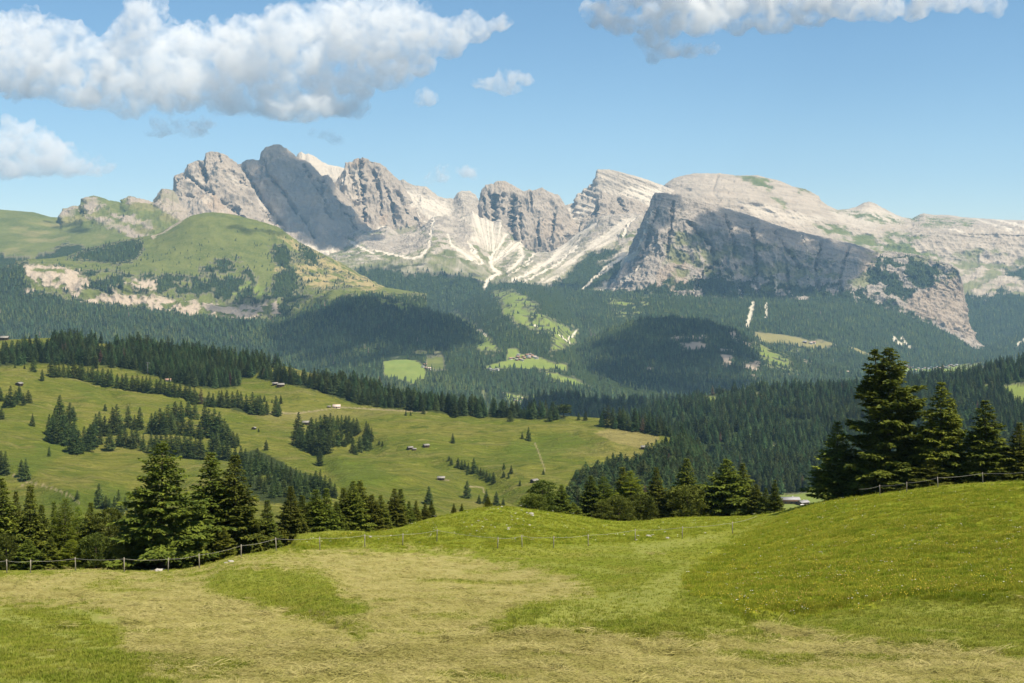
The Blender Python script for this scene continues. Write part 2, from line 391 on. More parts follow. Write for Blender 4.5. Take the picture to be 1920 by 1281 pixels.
crag('mountain_peak', 'steep dark-faced peak left of the scree bowl', M_ROCK, 600, 850, [(600, 500), (720, 500), (850, 500)], 11000, [(600, 420), (650, 400), (690, 420), (740, 430), (790, 430), (815, 440), (850, 470)],
    [(600, 375), (612, 350), (630, 340), (640, 325), (645, 318), (648, 305), (652, 306), (655, 303), (660, 304), (664, 299), (672, 296), (676, 297), (680, 293), (684, 297), (690, 298), (694, 302), (700, 303), (712, 306), (718, 309), (726, 317), (735, 326), (743, 334), (750, 341), (757, 352), (768, 368), (777, 384), (786, 396), (800, 408), (815, 419), (850, 450)], 12300, 52, 230, 621,
    grooves=[(3.5, [(677, 300), (676, 330), (681, 370), (683, 420)]), (2.5, [(700, 320), (712, 360), (716, 400)]), (2.5, [(722, 345), (735, 380), (740, 415)]), (2.2, [(655, 320), (668, 350), (672, 375)]), (2, [(745, 360), (765, 395), (790, 425)])], ga=90, covf=c_peak)
crag('mountain_tower', 'block-shaped rock tower with deep clefts in the middle of the range', M_ROCK, 888, 1090, [(888, 500), (1090, 500)], 11900, [(888, 430), (900, 420), (950, 440), (1000, 445), (1060, 440), (1090, 440)],
    [(888, 440), (896, 415), (899, 390), (901, 364), (903, 356), (906, 352), (912, 346), (920, 345), (926, 346), (930, 341), (938, 339), (946, 340), (952, 342), (960, 347), (968, 350), (976, 356), (984, 359), (992, 355), (998, 358), (1004, 356), (1010, 353), (1016, 352), (1022, 355), (1030, 360), (1040, 364), (1046, 364), (1051, 370), (1056, 378), (1061, 388), (1070, 405), (1090, 430)], 12300, 42, 200, 631,
    grooves=[(2.6, [(904, 370), (908, 395), (915, 410)]), (4.5, [(927, 372), (928, 395), (930, 416)]), (2.5, [(944, 365), (942, 385), (943, 400)]), (5, [(964, 372), (961, 400), (960, 430), (964, 450)]), (2.2, [(975, 380), (975, 420), (980, 450)]), (2, [(1010, 400), (1008, 440), (1012, 460)]), (2, [(1040, 400), (1036, 430), (1030, 450)]), (1.6, [(915, 360), (920, 380)]), (1.8, [(994, 360), (996, 385)])], ga=110,
    covf=lambda lo: dict(warm=0.35 * lo.mask([[(930, 340), (960, 345), (950, 360), (930, 352)], [(1000, 420), (1050, 400), (1050, 440), (1010, 450)]], 8, 15, 5)))
crag('mountain_summit', 'summit of pale tilted slabs right of the tower', M_TILT, 1050, 1275, [(1050, 470), (1275, 450)], 11900, [(1050, 425), (1090, 400), (1130, 385), (1180, 385), (1240, 400), (1275, 400)],
    [(1050, 400), (1058, 386), (1064, 384), (1070, 382), (1078, 380), (1081, 376), (1080, 368), (1084, 362), (1092, 361), (1094, 354), (1102, 352), (1105, 346), (1112, 344), (1113, 336), (1117, 332), (1118, 322), (1121, 318), (1130, 318), (1140, 318), (1150, 319), (1160, 322), (1180, 327), (1195, 331), (1210, 336), (1230, 343), (1245, 348), (1275, 362)], 12700, 22, 200, 641, strat=26, tilt=0.42,
    covf=lambda lo: dict(scree=lo.mask([[(1180, 350), (1245, 350), (1235, 395), (1215, 385), (1190, 372), (1165, 362)], [(1062, 390), (1085, 395), (1110, 390), (1085, 410), (1068, 412)]], 5, 20, 5) * 0.8))
crag('mountain_crags', 'grey crags below the tilted slabs', M_ROCK, 1088, 1262, [(1088, 470), (1262, 470)], 11300, [(1088, 425), (1120, 410), (1170, 410), (1262, 420)],
    [(1088, 440), (1096, 412), (1104, 402), (1113, 398), (1117, 376), (1121, 366), (1128, 358), (1136, 361), (1146, 366), (1158, 367), (1172, 369), (1186, 372), (1200, 378), (1212, 384), (1226, 393), (1236, 402), (1262, 420)], 11950, 44, 150, 651, grooves=[(3, [(1118, 380), (1117, 405)]), (3, [(1160, 372), (1175, 392)])], ga=80)
# the bowl itself: loose ground, fans and chutes
lo = Loft(555, 1300, 1.2, [([(555, 650), (1300, 660)], 8700, 5), ([(555, 545), (900, 552), (1300, 585)], 9000, 5),
    ([(555, 500), (700, 490), (760, 485), (800, 478), (850, 480), (905, 505), (925, 525), (960, 515), (1000, 525), (1050, 530), (1120, 545), (1180, 550), (1300, 560)], [(555, 9800), (900, 9700), (1300, 9300)], 12),
    ([(555, 488), (640, 470), (690, 455), (740, 462), (790, 446), (815, 428), (850, 435), (890, 425), (912, 450), (945, 465), (975, 470), (1020, 480), (1060, 470), (1100, 455), (1180, 440), (1300, 450)], [(555, 10900), (890, 11000), (1300, 10500)], 8),
    ([(555, 482), (640, 455), (665, 432), (700, 433), (725, 425), (750, 440), (790, 428), (812, 407), (840, 406), (862, 408), (880, 400), (886, 396), (893, 402), (903, 409), (912, 410), (925, 417), (935, 411), (941, 414), (945, 428), (958, 440), (963, 452), (976, 451), (982, 466), (1000, 476), (1030, 474), (1062, 455), (1090, 432), (1105, 416), (1122, 405), (1150, 402), (1185, 400), (1215, 405), (1300, 430)], [(555, 11300), (812, 11700), (886, 12100), (1000, 11800), (1150, 11200), (1300, 10900)], 1.2)],
    [6, 14, 60, 60, 54, 4, 4], [(150, 40), (900, 1100)])
fans = [[(886, 395), (868, 408), (885, 424), (889, 437), (877, 453), (900, 458), (915, 472), (924, 474), (936, 466), (952, 442), (944, 428), (939, 412), (925, 416), (905, 406)],
    [(1200, 402), (1172, 428), (1145, 463), (1104, 470), (1078, 490), (1056, 515), (1030, 532), (1008, 529), (1040, 504), (1080, 474), (1120, 444), (1165, 412)],
    [(1172, 468), (1180, 462), (1178, 480), (1140, 490), (1118, 494)], [(934, 466), (962, 452), (978, 452), (976, 468), (945, 486), (928, 500), (917, 486)], [(974, 458), (984, 470), (984, 486), (956, 510), (948, 506), (968, 490)], [(1058, 446), (1096, 438), (1062, 478), (1006, 512), (962, 526), (1000, 500), (1036, 478)], [(838, 438), (852, 452), (886, 476), (908, 496), (898, 499), (862, 480), (842, 458)], [(1186, 498), (1188, 520), (1150, 545), (1118, 552), (1090, 558), (1140, 525)], [(1092, 428), (1110, 415), (1120, 422), (1080, 450), (1050, 462), (1062, 448)]]
chute = [(2.6, [(813, 408), (811, 425), (808, 445), (804, 465), (790, 478), (775, 483), (755, 482), (722, 474), (700, 470)]), (2.0, [(840, 438), (848, 460), (870, 476), (888, 490), (900, 497)]), (2.0, [(878, 452), (886, 472), (905, 494)]), (1.8, [(882, 456), (896, 478), (902, 492)]),
    (4.0, [(920, 482), (921, 494), (926, 503), (938, 511), (925, 518), (914, 526), (908, 540)]), (2.6, [(976, 454), (950, 473), (924, 490)]), (2.2, [(950, 440), (936, 462), (926, 474), (921, 486)]), (2.0, [(960, 455), (940, 475)]), (3.2, [(976, 462), (981, 481), (968, 496), (952, 508)]), (2.0, [(1018, 452), (1003, 476), (986, 492)]), (1.5, [(1000, 489), (978, 502), (954, 516)]),
    (3.2, [(1072, 446), (1046, 474), (1028, 492), (1000, 508), (962, 526)]), (2.2, [(1085, 460), (1052, 490), (1020, 510), (985, 526)]), (1.6, [(1035, 500), (1000, 520)]), (2.2, [(1180, 474), (1130, 506), (1076, 559)]), (1.6, [(1172, 480), (1120, 520)]), (2.0, [(1196, 530), (1155, 554)]), (2.2, [(1190, 410), (1176, 425), (1168, 445)]), (3, [(640, 445), (690, 470), (700, 476)])]
tr = lo.trails([(w * 1.3, p) for w, p in chute], 2.5, 14)
fan = lo.mask(fans, 5, 16, 4)
relief(lo, 60, 170, 61, calm=np.maximum(np.maximum(fan, tr), 0.55))
ang = np.arctan2(lo.py - 500.0, lo.px - 921.0)
flute = sstep(0.15, 0.75, np.where(lo.px < 985, perlin(v3(ang * 26.0, np.hypot(lo.px - 921, lo.py - 500) / 60.0, 0), 5), perlin(v3((lo.px * 0.62 + lo.py * 0.95) / 6.5, (lo.px - lo.py) / 70.0, 0), 6)) + 0.5)
lo.P = lo.P - (lo.normals() * np.array([1, 1, 0.5])) * ((1 - flute) * fan * 9)[..., None]
nz = fbm(lo.P / 110.0, 5, 15)
rock_b = lo.mask([[(800, 410), (850, 404), (868, 408), (886, 426), (888, 437), (877, 453), (900, 480), (870, 470), (845, 445), (815, 430)], [(1026, 466), (1050, 452), (1060, 448), (1046, 470), (1034, 478)], [(1098, 442), (1136, 424), (1132, 436), (1104, 449)], [(650, 440), (760, 440), (800, 440), (800, 462), (760, 478), (700, 470)]], 5, 12, 3)
sc = np.clip(np.maximum(fan * (0.45 + 0.55 * flute), tr), 0, 1)
grey = lo.mask([[(1000, 470), (1060, 445), (1120, 405), (1220, 400), (1180, 430), (1100, 470), (1040, 500), (1000, 500)]], 8, 20, 6)
fo = lo.mask([[(830, 505), (880, 514), (905, 530), (935, 528), (960, 528), (1008, 532), (1030, 536), (1060, 519), (1082, 495), (1107, 473), (1150, 466), (1168, 470), (1172, 500), (1150, 528), (1110, 552), (1200, 540), (1300, 590), (1300, 680), (555, 680), (555, 520), (700, 500), (740, 505)]], 6, 12, 2.5) * (1 - tr) * (1 - 0.9 * fan)
fo = np.clip(fo - lo.mask([[(735, 488), (850, 480), (880, 505), (840, 516), (800, 508), (760, 515)]], 6, 15, 4), 0, 1)
gr = np.clip((1 - sc) * (1 - rock_b) * (1 - 0.65 * grey) * sstep(-0.45, 0.05, nz + (lo.py - 470) / 90.0), 0, 1)
lo.build('mountain_bowl', M_SCREE, cov(lo, forest=fo, grass=gr * (1 - fo) * (0.45 + 0.4 * sstep(-0.2, 0.3, nz)), scree=np.maximum(sc, 0.35 * sstep(0.0, 0.4, -nz)) * (1 - fo), trail=tr * 0.35 * (1 - fo)))['label'] = 'bowl of white scree fans narrowing to a gully in the middle of the range'
LOFTS['cirque'] = lo; fo_c = fo
# ---- pale dome and the high plateau to the right
lo = Loft(1195, 2110, 1.5, [(650, 9900, 5), ([(1195, 560), (1500, 520), (1700, 560), (1800, 590), (1920, 570), (2110, 560)], [(1195, 10300), (1700, 10600), (2110, 11000)], 8),
    ([(1195, 430), (1300, 410), (1500, 430), (1640, 460), (1720, 480), (1800, 490), (1920, 500), (2110, 505)], [(1195, 12000), (2110, 12200)], 8),
    ([(1195, 400), (1300, 370), (1400, 370), (1500, 400), (1600, 425), (1680, 440), (1800, 436), (1920, 438), (2110, 440)], [(1195, 12300), (1500, 12300), (2110, 12500)], 6),
    ([(1195, 400), (1235, 352), (1243, 352), (1248, 345), (1262, 335), (1280, 329), (1300, 326), (1350, 325), (1375, 328), (1390, 329), (1420, 329), (1440, 334), (1465, 341), (1485, 349), (1510, 355), (1525, 362), (1535, 368), (1540, 378), (1550, 385), (1570, 394), (1590, 392), (1605, 388), (1620, 380), (1630, 378), (1640, 381), (1655, 390), (1675, 400), (1690, 407), (1710, 410), (1725, 402), (1732, 400), (1750, 403), (1780, 403), (1800, 407), (1840, 410), (1880, 412), (1920, 413), (2110, 416)], [(1195, 13200), (1500, 13200), (1640, 13800), (1750, 15000), (2110, 15000)], 0)],
    [6, 40, 46, 44, 6, 4], [(220, 60), (700, 900)], lin=True)
P0 = lo.P.copy(); relief(lo, 46, 230, 81)
qd = (lo.P[..., 2] + 0.10 * lo.P[..., 0] + 16 * fbm(lo.P / 350.0, 3, 83)) / 48.0
domem = lo.mask([[(1195, 300), (1560, 300), (1580, 430), (1500, 420), (1300, 395), (1195, 420)]], 6, 20, 10)
nn = lo.normals(); nn[..., 2] *= 0.4
lo.P = lo.P + nn * (domem * (22 * np.abs((qd % 1.0) - 0.35) + 16 * perlin(v3(lo.P[..., 0] / 260, lo.P[..., 1] / 260, qd * 1.7), 84)))[..., None]
lo.P -= nn * (sum(np.exp(-(line_d(lo.px, lo.py, p) / w) ** 2) * w * 13 for w, p in [(3, [(1380, 330), (1420, 350), (1460, 375), (1490, 395)]), (2.5, [(1345, 330), (1335, 360), (1350, 375)]), (2.5, [(1440, 345), (1470, 370), (1500, 385)]), (2.5, [(1500, 360), (1530, 380), (1560, 400)]), (2.2, [(1260, 345), (1300, 360), (1330, 380)]), (3, [(1400, 380), (1450, 400)])]))[..., None]
k = 0.5 + 0.5 * lo.mask([[(1640, 415), (2110, 425), (2110, 600), (1640, 600)]], 5, 20, 8); lo.P = P0 + (lo.P - P0) * k[..., None]
nz = fbm(lo.P / 170.0, 5, 17); st = perlin(v3(lo.px / 120.0, (lo.py - 0.28 * lo.px) / 6.0, lo.P[..., 1] / 4000), 4)
gr = lo.mask([[(1375, 326), (1440, 333), (1455, 350), (1440, 362), (1420, 352), (1405, 340)], [(1440, 362), (1470, 380), (1480, 392), (1455, 380)], [(1560, 392), (1650, 402), (1700, 420), (1640, 418)], [(1490, 348), (1530, 362), (1500, 360)], [(1520, 420), (1600, 425), (1700, 455), (1770, 480), (1720, 492), (1640, 470), (1560, 445)], [(1650, 440), (1700, 435), (1740, 445), (1690, 455)], [(1700, 405), (1830, 415), (1820, 425), (1720, 422)]], 7, 16, 4) * sstep(-0.35, 0.1, nz)
gr = np.maximum(gr, lo.mask([[(1700, 480), (1820, 470), (2110, 470), (2110, 600), (1700, 600)]], 12, 30, 6) * sstep(-0.15, 0.35, nz) * 0.8)
fo = lo.mask([[(1740, 560), (1800, 545), (1850, 560), (1880, 540), (1925, 555), (2110, 540), (2110, 660), (1700, 660)], [(1880, 505), (1930, 500), (1930, 530), (1890, 520)]], 10, 18, 3)
sc = lo.mask([[(1730, 408), (2110, 418), (2110, 437), (1780, 436)]], 6, 25, 4) * sstep(-0.1, 0.3, st) * 0.9
sc = np.maximum(sc, lo.trails([(2, [(1890, 576), (1925, 560)]), (2, [(1905, 590), (1930, 580)]), (2.5, [(1895, 650), (1925, 635)])], 3))
cl = lo.mask([[(1690, 445), (1760, 440), (2110, 442), (2110, 500), (1760, 480)]], 8, 20, 5)
lo.build('mountain_plateau', M_SLAB, cov(lo, forest=fo, grass=gr * (1 - fo), scree=np.maximum(sc, lo.mask([[(1380, 380), (1450, 385), (1500, 400), (1560, 415), (1500, 420), (1420, 405)], [(1560, 400), (1640, 385), (1700, 412), (1640, 425), (1580, 420)]], 8, 25, 6) * 0.5) * (1 - fo), warm=0.12 + 0.15 * sstep(0.1, 0.5, nz)))['label'] = 'pale layered dome and high bare plateau on the right skyline'
LOFTS['plateau'] = lo; fo_p = fo
# ---- dark wall with the sheer right-hand end
crest_w = [(1130, 560), (1165, 510), (1195, 440), (1213, 398), (1221, 371), (1228, 362), (1240, 361), (1260, 364), (1275, 366), (1290, 370), (1340, 384), (1400, 402), (1450, 420), (1500, 435), (1550, 445), (1600, 457), (1640, 469), (1690, 473), (1730, 479), (1765, 490), (1790, 500), (1798, 510), (1803, 525), (1806, 545), (1807, 565), (1812, 600), (1825, 634), (1850, 665)]
lo = Loft(1130, 1850, 1.2, [([(1130, 620), (1500, 620), (1850, 700)], [(1130, 8300), (1850, 8300)], 5),
    ([(1130, 570), (1180, 556), (1230, 550), (1300, 552), (1400, 556), (1500, 556), (1600, 560), (1680, 580), (1740, 600), (1790, 625), (1825, 645), (1850, 670)], [(1130, 8900), (1850, 8800)], 6),
    ([(1130, 565), (1170, 520), (1230, 480), (1300, 500), (1400, 520), (1500, 515), (1600, 520), (1690, 545), (1740, 545), (1790, 560), (1825, 636), (1850, 667)], [(1130, 9200), (1850, 8950)], 8),
    ([(1130, 562), (1170, 512), (1205, 430), (1240, 395), (1300, 415), (1400, 445), (1500, 470), (1600, 490), (1690, 505), (1740, 510), (1790, 520), (1806, 565), (1825, 635), (1850, 666)], [(1130, 9350), (1850, 9050)], 4),
    (crest_w, [(1130, 9500), (1640, 9650), (1800, 9100), (1850, 9100)], 0)],
    [10, 40, 48, 54, 8, 5], [(260, 25), (1100, 900)], lin=True)
relief(lo, 42, 170, 101, crest_amp=0.05)
lo.P -= lo.normals() * (sum(np.exp(-(line_d(lo.px, lo.py, p) / w) ** 2) * w * 13 for w, p in [(3, [(1292, 415), (1330, 458), (1345, 488)]), (3, [(1345, 488), (1310, 520), (1300, 548)]), (2.5, [(1345, 490), (1372, 515), (1392, 550)]), (2.5, [(1360, 400), (1375, 450), (1380, 500)]), (2.5, [(1412, 420), (1416, 480), (1420, 545)]), (2.5, [(1450, 430), (1480, 470), (1500, 500)]), (2.2, [(1475, 490), (1478, 545)]), (2.5, [(1540, 455), (1530, 500), (1535, 545)]), (2.5, [(1590, 465), (1575, 520), (1580, 550)]), (3, [(1232, 395), (1215, 440), (1190, 500)]), (2.5, [(1262, 380), (1258, 430), (1250, 480)])]) * np.clip((lo.crest - lo.t) / 0.25, 0, 1)[:, None])[..., None]
nz = fbm(lo.P / 110.0, 5, 19)
fan = lo.trails([(4, [(1225, 395), (1190, 470), (1150, 530), (1095, 556)]), (3, [(1215, 480), (1180, 520), (1150, 545)]), (2.5, [(1330, 470), (1345, 490), (1310, 520), (1300, 550)]), (2.5, [(1345, 490), (1370, 510), (1392, 550)]), (2, [(1415, 470), (1418, 530), (1422, 548)]), (2.2, [(1475, 535), (1485, 550)]), (2.2, [(1455, 480), (1455, 545)]), (1.8, [(1600, 540), (1602, 556)]), (2, [(1500, 440), (1520, 480)]), (2.4, [(1290, 415), (1330, 465)])], 5, 16)
gr = lo.mask([[(1250, 420), (1640, 500), (1640, 540), (1250, 540)], [(1620, 460), (1760, 482), (1800, 515), (1760, 520), (1640, 500)]], 14, 20, 8) * sstep(-0.15, 0.3, nz) * 0.75
fo = lo.mask([[(1130, 545), (1200, 540), (1240, 530), (1300, 525), (1350, 505), (1370, 530), (1420, 520), (1500, 535), (1580, 535), (1620, 545), (1680, 570), (1740, 600), (1850, 690), (1850, 720), (1130, 720)], [(1640, 485), (1700, 480), (1760, 500), (1800, 515), (1770, 530), (1700, 560), (1640, 540), (1625, 520)]], 12, 15, 3)
fo = fo * sstep(-0.35, -0.1, nz + 0.12)
wm = lo.mask([[(1690, 560), (1740, 540), (1790, 510), (1808, 540), (1830, 640), (1790, 625), (1720, 590)], [(1610, 470), (1650, 475), (1640, 510), (1610, 520)], [(1230, 500), (1290, 480), (1290, 545), (1230, 550)]], 8, 14, 4)
lo.build('mountain_wall', M_WALL, cov(lo, forest=fo * (1 - fan) * (1 - lo.mask([[(1700, 560), (1745, 535), (1800, 512), (1830, 640), (1790, 628)]], 5, 12, 3)), grass=gr, scree=fan, warm=wm * 0.45))['label'] = 'long tilted cliff mountain in cloud shadow with a sheer warm-coloured right end'
LOFTS['wall'] = lo; fo_w = fo * (1 - fan)
# ---- green hill with the cliff band
lo = Loft(-160, 800, 1.6, [([(-160, 640), (800, 640)], 5700, 5), ([(-160, 580), (40, 556), (150, 568), (300, 588), (430, 600), (530, 600), (620, 570), (700, 552), (800, 560)], 6150, 8),
    ([(-160, 555), (40, 503), (90, 508), (150, 520), (235, 528), (300, 545), (420, 575), (530, 575), (580, 555), (640, 545), (700, 540), (800, 555)], 6300, 6),
    ([(-160, 545), (30, 494), (60, 491), (120, 490), (200, 500), (300, 500), (400, 505), (480, 510), (540, 520), (600, 530), (660, 535), (720, 540), (800, 552)], 6600, 10),
    ([(-160, 540), (0, 512), (40, 490), (60, 487), (100, 484), (125, 480), (150, 470), (200, 456), (250, 447), (290, 440), (330, 419), (360, 404), (385, 399), (400, 398), (420, 400), (440, 403), (480, 413), (520, 425), (540, 439), (560, 455), (600, 474), (640, 495), (680, 518), (720, 540), (800, 552)], 7300, 3)],
    [6, 30, 16, 60, 6, 5], [(250, 25), (900, 500)])
P0 = lo.P.copy(); relief(lo, 34, 190, 121, crest_amp=0.2)
cl = lo.mask([[(35, 488), (100, 498), (165, 512), (300, 530), (440, 560), (530, 560), (600, 560), (620, 610), (30, 610)]], 8, 20, 6)
rgt = lo.mask([[(480, 410), (560, 440), (720, 540), (700, 570), (560, 560), (520, 500)]], 10, 20, 12)
lo.P = P0 + (lo.P - P0) * np.clip(0.22 + 0.78 * cl + 0.5 * rgt, 0, 1)[..., None]
nz = fbm(lo.P / 70.0, 5, 23)
rk = lo.mask([[(42, 496), (75, 496), (92, 500), (150, 508), (168, 528), (150, 545), (105, 541), (60, 527)], [(232, 522), (292, 524), (296, 545), (240, 542)], [(130, 546), (220, 552), (300, 556), (420, 572), (520, 566), (524, 590), (430, 600), (300, 582), (150, 566)], [(45, 540), (64, 542), (62, 552), (47, 551)]], 7, 10, 2.5)
rk = rk * sstep(-0.32, -0.02, nz)
rk = np.maximum(rk, lo.trails([(3.0, [(210, 540), (216, 550), (232, 560)]), (3, [(285, 445), (300, 438), (330, 420), (352, 406)])], 3) * 0.8)
fo = np.clip(lo.mask([[(-160, 500), (0, 500), (35, 492), (52, 490), (45, 520), (60, 545), (100, 553), (150, 560), (300, 580), (430, 598), (530, 598), (600, 575), (700, 552), (800, 555), (800, 650), (-160, 650)], [(125, 487), (150, 470), (215, 455), (255, 446), (266, 452), (268, 470), (250, 490), (215, 496), (160, 489)], [(560, 455), (590, 470), (600, 500), (585, 500), (565, 480)], [(505, 462), (535, 456), (548, 480), (545, 505), (520, 500)], [(520, 510), (556, 500), (562, 540), (530, 558), (505, 545)]], 10, 9, 2)
     + lo.mask([[(60, 498), (150, 506), (240, 510), (310, 512), (370, 520), (470, 540), (500, 560), (440, 566), (300, 552), (150, 545), (100, 545)], [(370, 500), (440, 478), (480, 520), (480, 548), (400, 530)], [(480, 545), (560, 540), (620, 560), (540, 600), (470, 590)]], 10, 14, 3) * sstep(-0.22, 0.0, nz), 0, 1)
fo = np.maximum(fo, lo.mask([[(540, 470), (600, 480), (700, 530), (690, 560), (560, 560)]], 8, 12, 3) * sstep(0.0, 0.25, fbm(lo.P / 110.0, 4, 77)) * sstep(-0.3, 0.3, R.normal(0, 0.3, lo.px.shape)))
fo = fo * (1 - rk)
tn = lo.mask([[(540, 490), (565, 490), (600, 490), (660, 505), (720, 540), (690, 545), (640, 530), (600, 545), (570, 530), (545, 515)], [(515, 500), (545, 495), (560, 540), (530, 545)], [(520, 440), (580, 462), (640, 498), (700, 535), (680, 540), (600, 500), (560, 470)]], 11, 12, 5) * (1 - fo) * (1 - rk)
tn = tn * sstep(-0.35, 0.05, nz)
lo.build('green_hill', M_VALLEY, cov(lo, forest=fo, grass=(1 - rk) * (1 - fo), warm=rk * 0.55, scree=rk * 0.25, tan=tn * 0.9, bright=lo.mask([[(390, 520), (470, 530), (500, 545), (490, 560), (420, 555)]], 8, 12, 4) * 0.8 * (1 - fo)))['label'] = 'rounded green hill above a broken cliff band, left of centre'
LOFTS['green'] = lo; fo_g = fo
# ---- valley, right side below the wall
lo = Loft(1060, 2110, 2, [([(1060, 740), (2110, 720)], 5800, 5), ([(1060, 700), (1300, 690), (1500, 695), (1640, 694), (1720, 700), (1780, 702), (1850, 700), (2110, 690)], 6600, 10),
    ([(1060, 600), (1250, 585), (1400, 605), (1500, 622), (1600, 655), (1700, 684), (1780, 680), (1860, 678), (2110, 670)], [(1060, 7600), (1700, 7300), (2110, 7600)], 10),
    ([(1060, 540), (1150, 548), (1230, 553), (1300, 556), (1400, 560), (1500, 562), (1600, 566), (1680, 584), (1740, 606), (1790, 630), (1825, 652), (1850, 650), (1920, 620), (2110, 600)], [(1060, 8900), (1800, 8700), (1920, 9600), (2110, 9800)], 8)],
    [4, 40, 46, 4], [(700, 300)])
nz = fbm(lo.P / 90.0, 5, 29)
lo.P[..., 2] += fbm(lo.P / np.array([500, 500, 1e9]), 5, 33) * 45 * np.clip(np.abs(lo.crest - lo.t), 0, 1)[:, None]
me_strip = lo.mask([[(1412, 622), (1440, 624), (1500, 635), (1560, 648), (1568, 656), (1500, 652), (1430, 642)], [(1585, 652), (1620, 660), (1650, 672), (1650, 682), (1620, 676)]], 3, 15, 2)
vil = lo.mask([[(1680, 690), (1700, 682), (1760, 686), (1790, 681), (1840, 684), (1860, 690), (1780, 704), (1680, 706)]], 4, 15, 2)
clr = lo.mask([[(1140, 560), (1180, 565), (1215, 555), (1220, 580), (1160, 590)], [(1440, 650), (1500, 660), (1480, 700), (1440, 690)]], 7, 10, 3) * sstep(-0.05, 0.2, nz)
scar = lo.trails([(5, [(1412, 570), (1405, 590), (1402, 610)]), (2.2, [(1437, 570), (1437, 588)]), (4, [(1672, 630), (1690, 648)]), (2.5, [(1690, 632), (1708, 652)]), (3, [(1905, 648), (1925, 636)])], 3, 14)
fo = np.clip(1 - np.maximum(np.maximum(me_strip, vil), np.maximum(clr, scar)), 0, 1)
lo.build('valley_slope', M_VALLEY, cov(lo, forest=fo, grass=1 - fo, bright=np.maximum(vil * 0.9, clr * 0.8), tan=me_strip * 0.45, scree=scar * (1 - fo), trail=scar * 0.7))['label'] = 'wooded valley slope below the cliff mountain at right'
LOFTS['vright'] = lo; fo_vr = fo
# ---- valley floor, centre
lo = Loft(560, 1340, 2, [([(560, 840), (1340, 840)], 4000, 5), ([(560, 735), (720, 728), (800, 725), (900, 735), (1000, 752), (1100, 745), (1340, 780)], 4500, 10),
    ([(560, 700), (720, 676), (800, 670), (900, 668), (960, 662), (1040, 664), (1100, 700), (1340, 770)], 5200, 10),
    ([(560, 700), (800, 672), (850, 645), (900, 608), (960, 582), (1030, 588), (1080, 640), (1150, 705), (1340, 765)], 6500, 10),
    ([(560, 700), (780, 660), (850, 575), (900, 548), (960, 537), (1050, 540), (1100, 552), (1200, 600), (1340, 660)], 9000, 10)],
    [4, 34, 34, 40, 4], [(500, 300)])
nz = fbm(lo.P / 60.0, 5, 37)
lo.P[..., 2] += fbm(lo.P / np.array([350, 350, 1e9]), 5, 39) * 22 * np.clip(np.abs(lo.crest - lo.t), 0, 1)[:, None]
mead = lo.mask([[(716, 680), (735, 674), (778, 675), (800, 690), (798, 708), (770, 722), (755, 715), (722, 700)], [(908, 690), (950, 672), (952, 655), (968, 652), (980, 664), (1000, 664), (1065, 685), (1062, 692), (1000, 684), (970, 690), (940, 693), (910, 696)], [(886, 745), (905, 735), (930, 752), (886, 752)], [(945, 735), (990, 742), (1030, 745), (985, 765), (950, 750)], [(1046, 700), (1075, 705), (1110, 722), (1090, 724), (1050, 715)]], 3, 12, 2)
clr = lo.mask([[(940, 570), (1000, 580), (1080, 620), (1080, 645), (1030, 660), (1040, 630), (980, 610), (945, 590)], [(875, 620), (915, 632), (935, 660), (895, 660)], [(920, 548), (960, 545), (1010, 572), (960, 580)], [(830, 575), (880, 600), (900, 620), (870, 615)], [(1010, 690), (1050, 700), (1080, 722), (1040, 715)]], 8, 12, 3) * sstep(-0.42, -0.14, nz)
sh = lo.mask([[(800, 668), (830, 668), (835, 690), (800, 692)]], 3, 10, 2)
roads = lo.trails([(1.6, [(858, 662), (868, 645), (880, 622), (890, 615)]), (2, [(1062, 640), (1072, 630), (1080, 620)]), (1.3, [(890, 615), (905, 622), (912, 632)]), (2.0, [(915, 525), (905, 545)]), (1.2, [(1000, 605), (1040, 620), (1068, 640)])], 2, 10)
fo = np.clip(1 - np.maximum(np.maximum(mead, clr), np.maximum(roads, sh)), 0, 1)
lo.build('valley_floor', M_VALLEY, cov(lo, forest=fo, grass=1 - fo, bright=np.maximum(mead * 0.9, clr * 0.75), trail=roads))['label'] = 'valley floor with bright meadows and woods'
LOFTS['vfloor'] = lo; fo_vf = fo
# ---- wooded apron below the green hill
lo = Loft(-160, 1040, 2, [([(-160, 800), (600, 790), (680, 730), (708, 700), (730, 680), (800, 672), (870, 666), (930, 678), (960, 728), (1040, 795)], [(-160, 4300), (600, 4500), (720, 5300), (1040, 5300)], 5), ([(-160, 760), (500, 760), (640, 725), (700, 694), (725, 675), (800, 666), (860, 660), (930, 670), (960, 720), (1040, 790)], [(-160, 4900), (600, 4950), (720, 5330), (1040, 5330)], 5),
    ([(-160, 640), (0, 630), (300, 650), (500, 660), (620, 650), (720, 630), (800, 630), (880, 640), (930, 665), (970, 718), (1040, 780)], 5600, 12),
    ([(-160, 575), (0, 560), (150, 571), (300, 587), (430, 599), (530, 602), (570, 582), (640, 558), (700, 553), (760, 566), (820, 586), (880, 608), (905, 632), (935, 670), (980, 720), (1040, 770)], [(-160, 5900), (500, 5900), (700, 6000), (1040, 5600)], 6)],
    [4, 40, 44, 4], [(500, 150)])
lo.P[..., 2] += fbm(lo.P / np.array([420, 420, 1e9]), 5, 45) * 38 * np.clip(np.abs(lo.crest - lo.t), 0, 1)[:, None]
nz = fbm(lo.P / 60.0, 5, 47)
rk = lo.mask([[(775, 655), (800, 655), (800, 668), (780, 668)], [(815, 655), (826, 655), (824, 663)], [(622, 615), (634, 615), (632, 621)]], 5, 8, 2)
clr = lo.mask([[(700, 555), (760, 570), (800, 590), (780, 600), (720, 570)], [(720, 500), (880, 600), (905, 630), (890, 625)]], 8, 10, 3) * sstep(0.0, 0.2, nz)
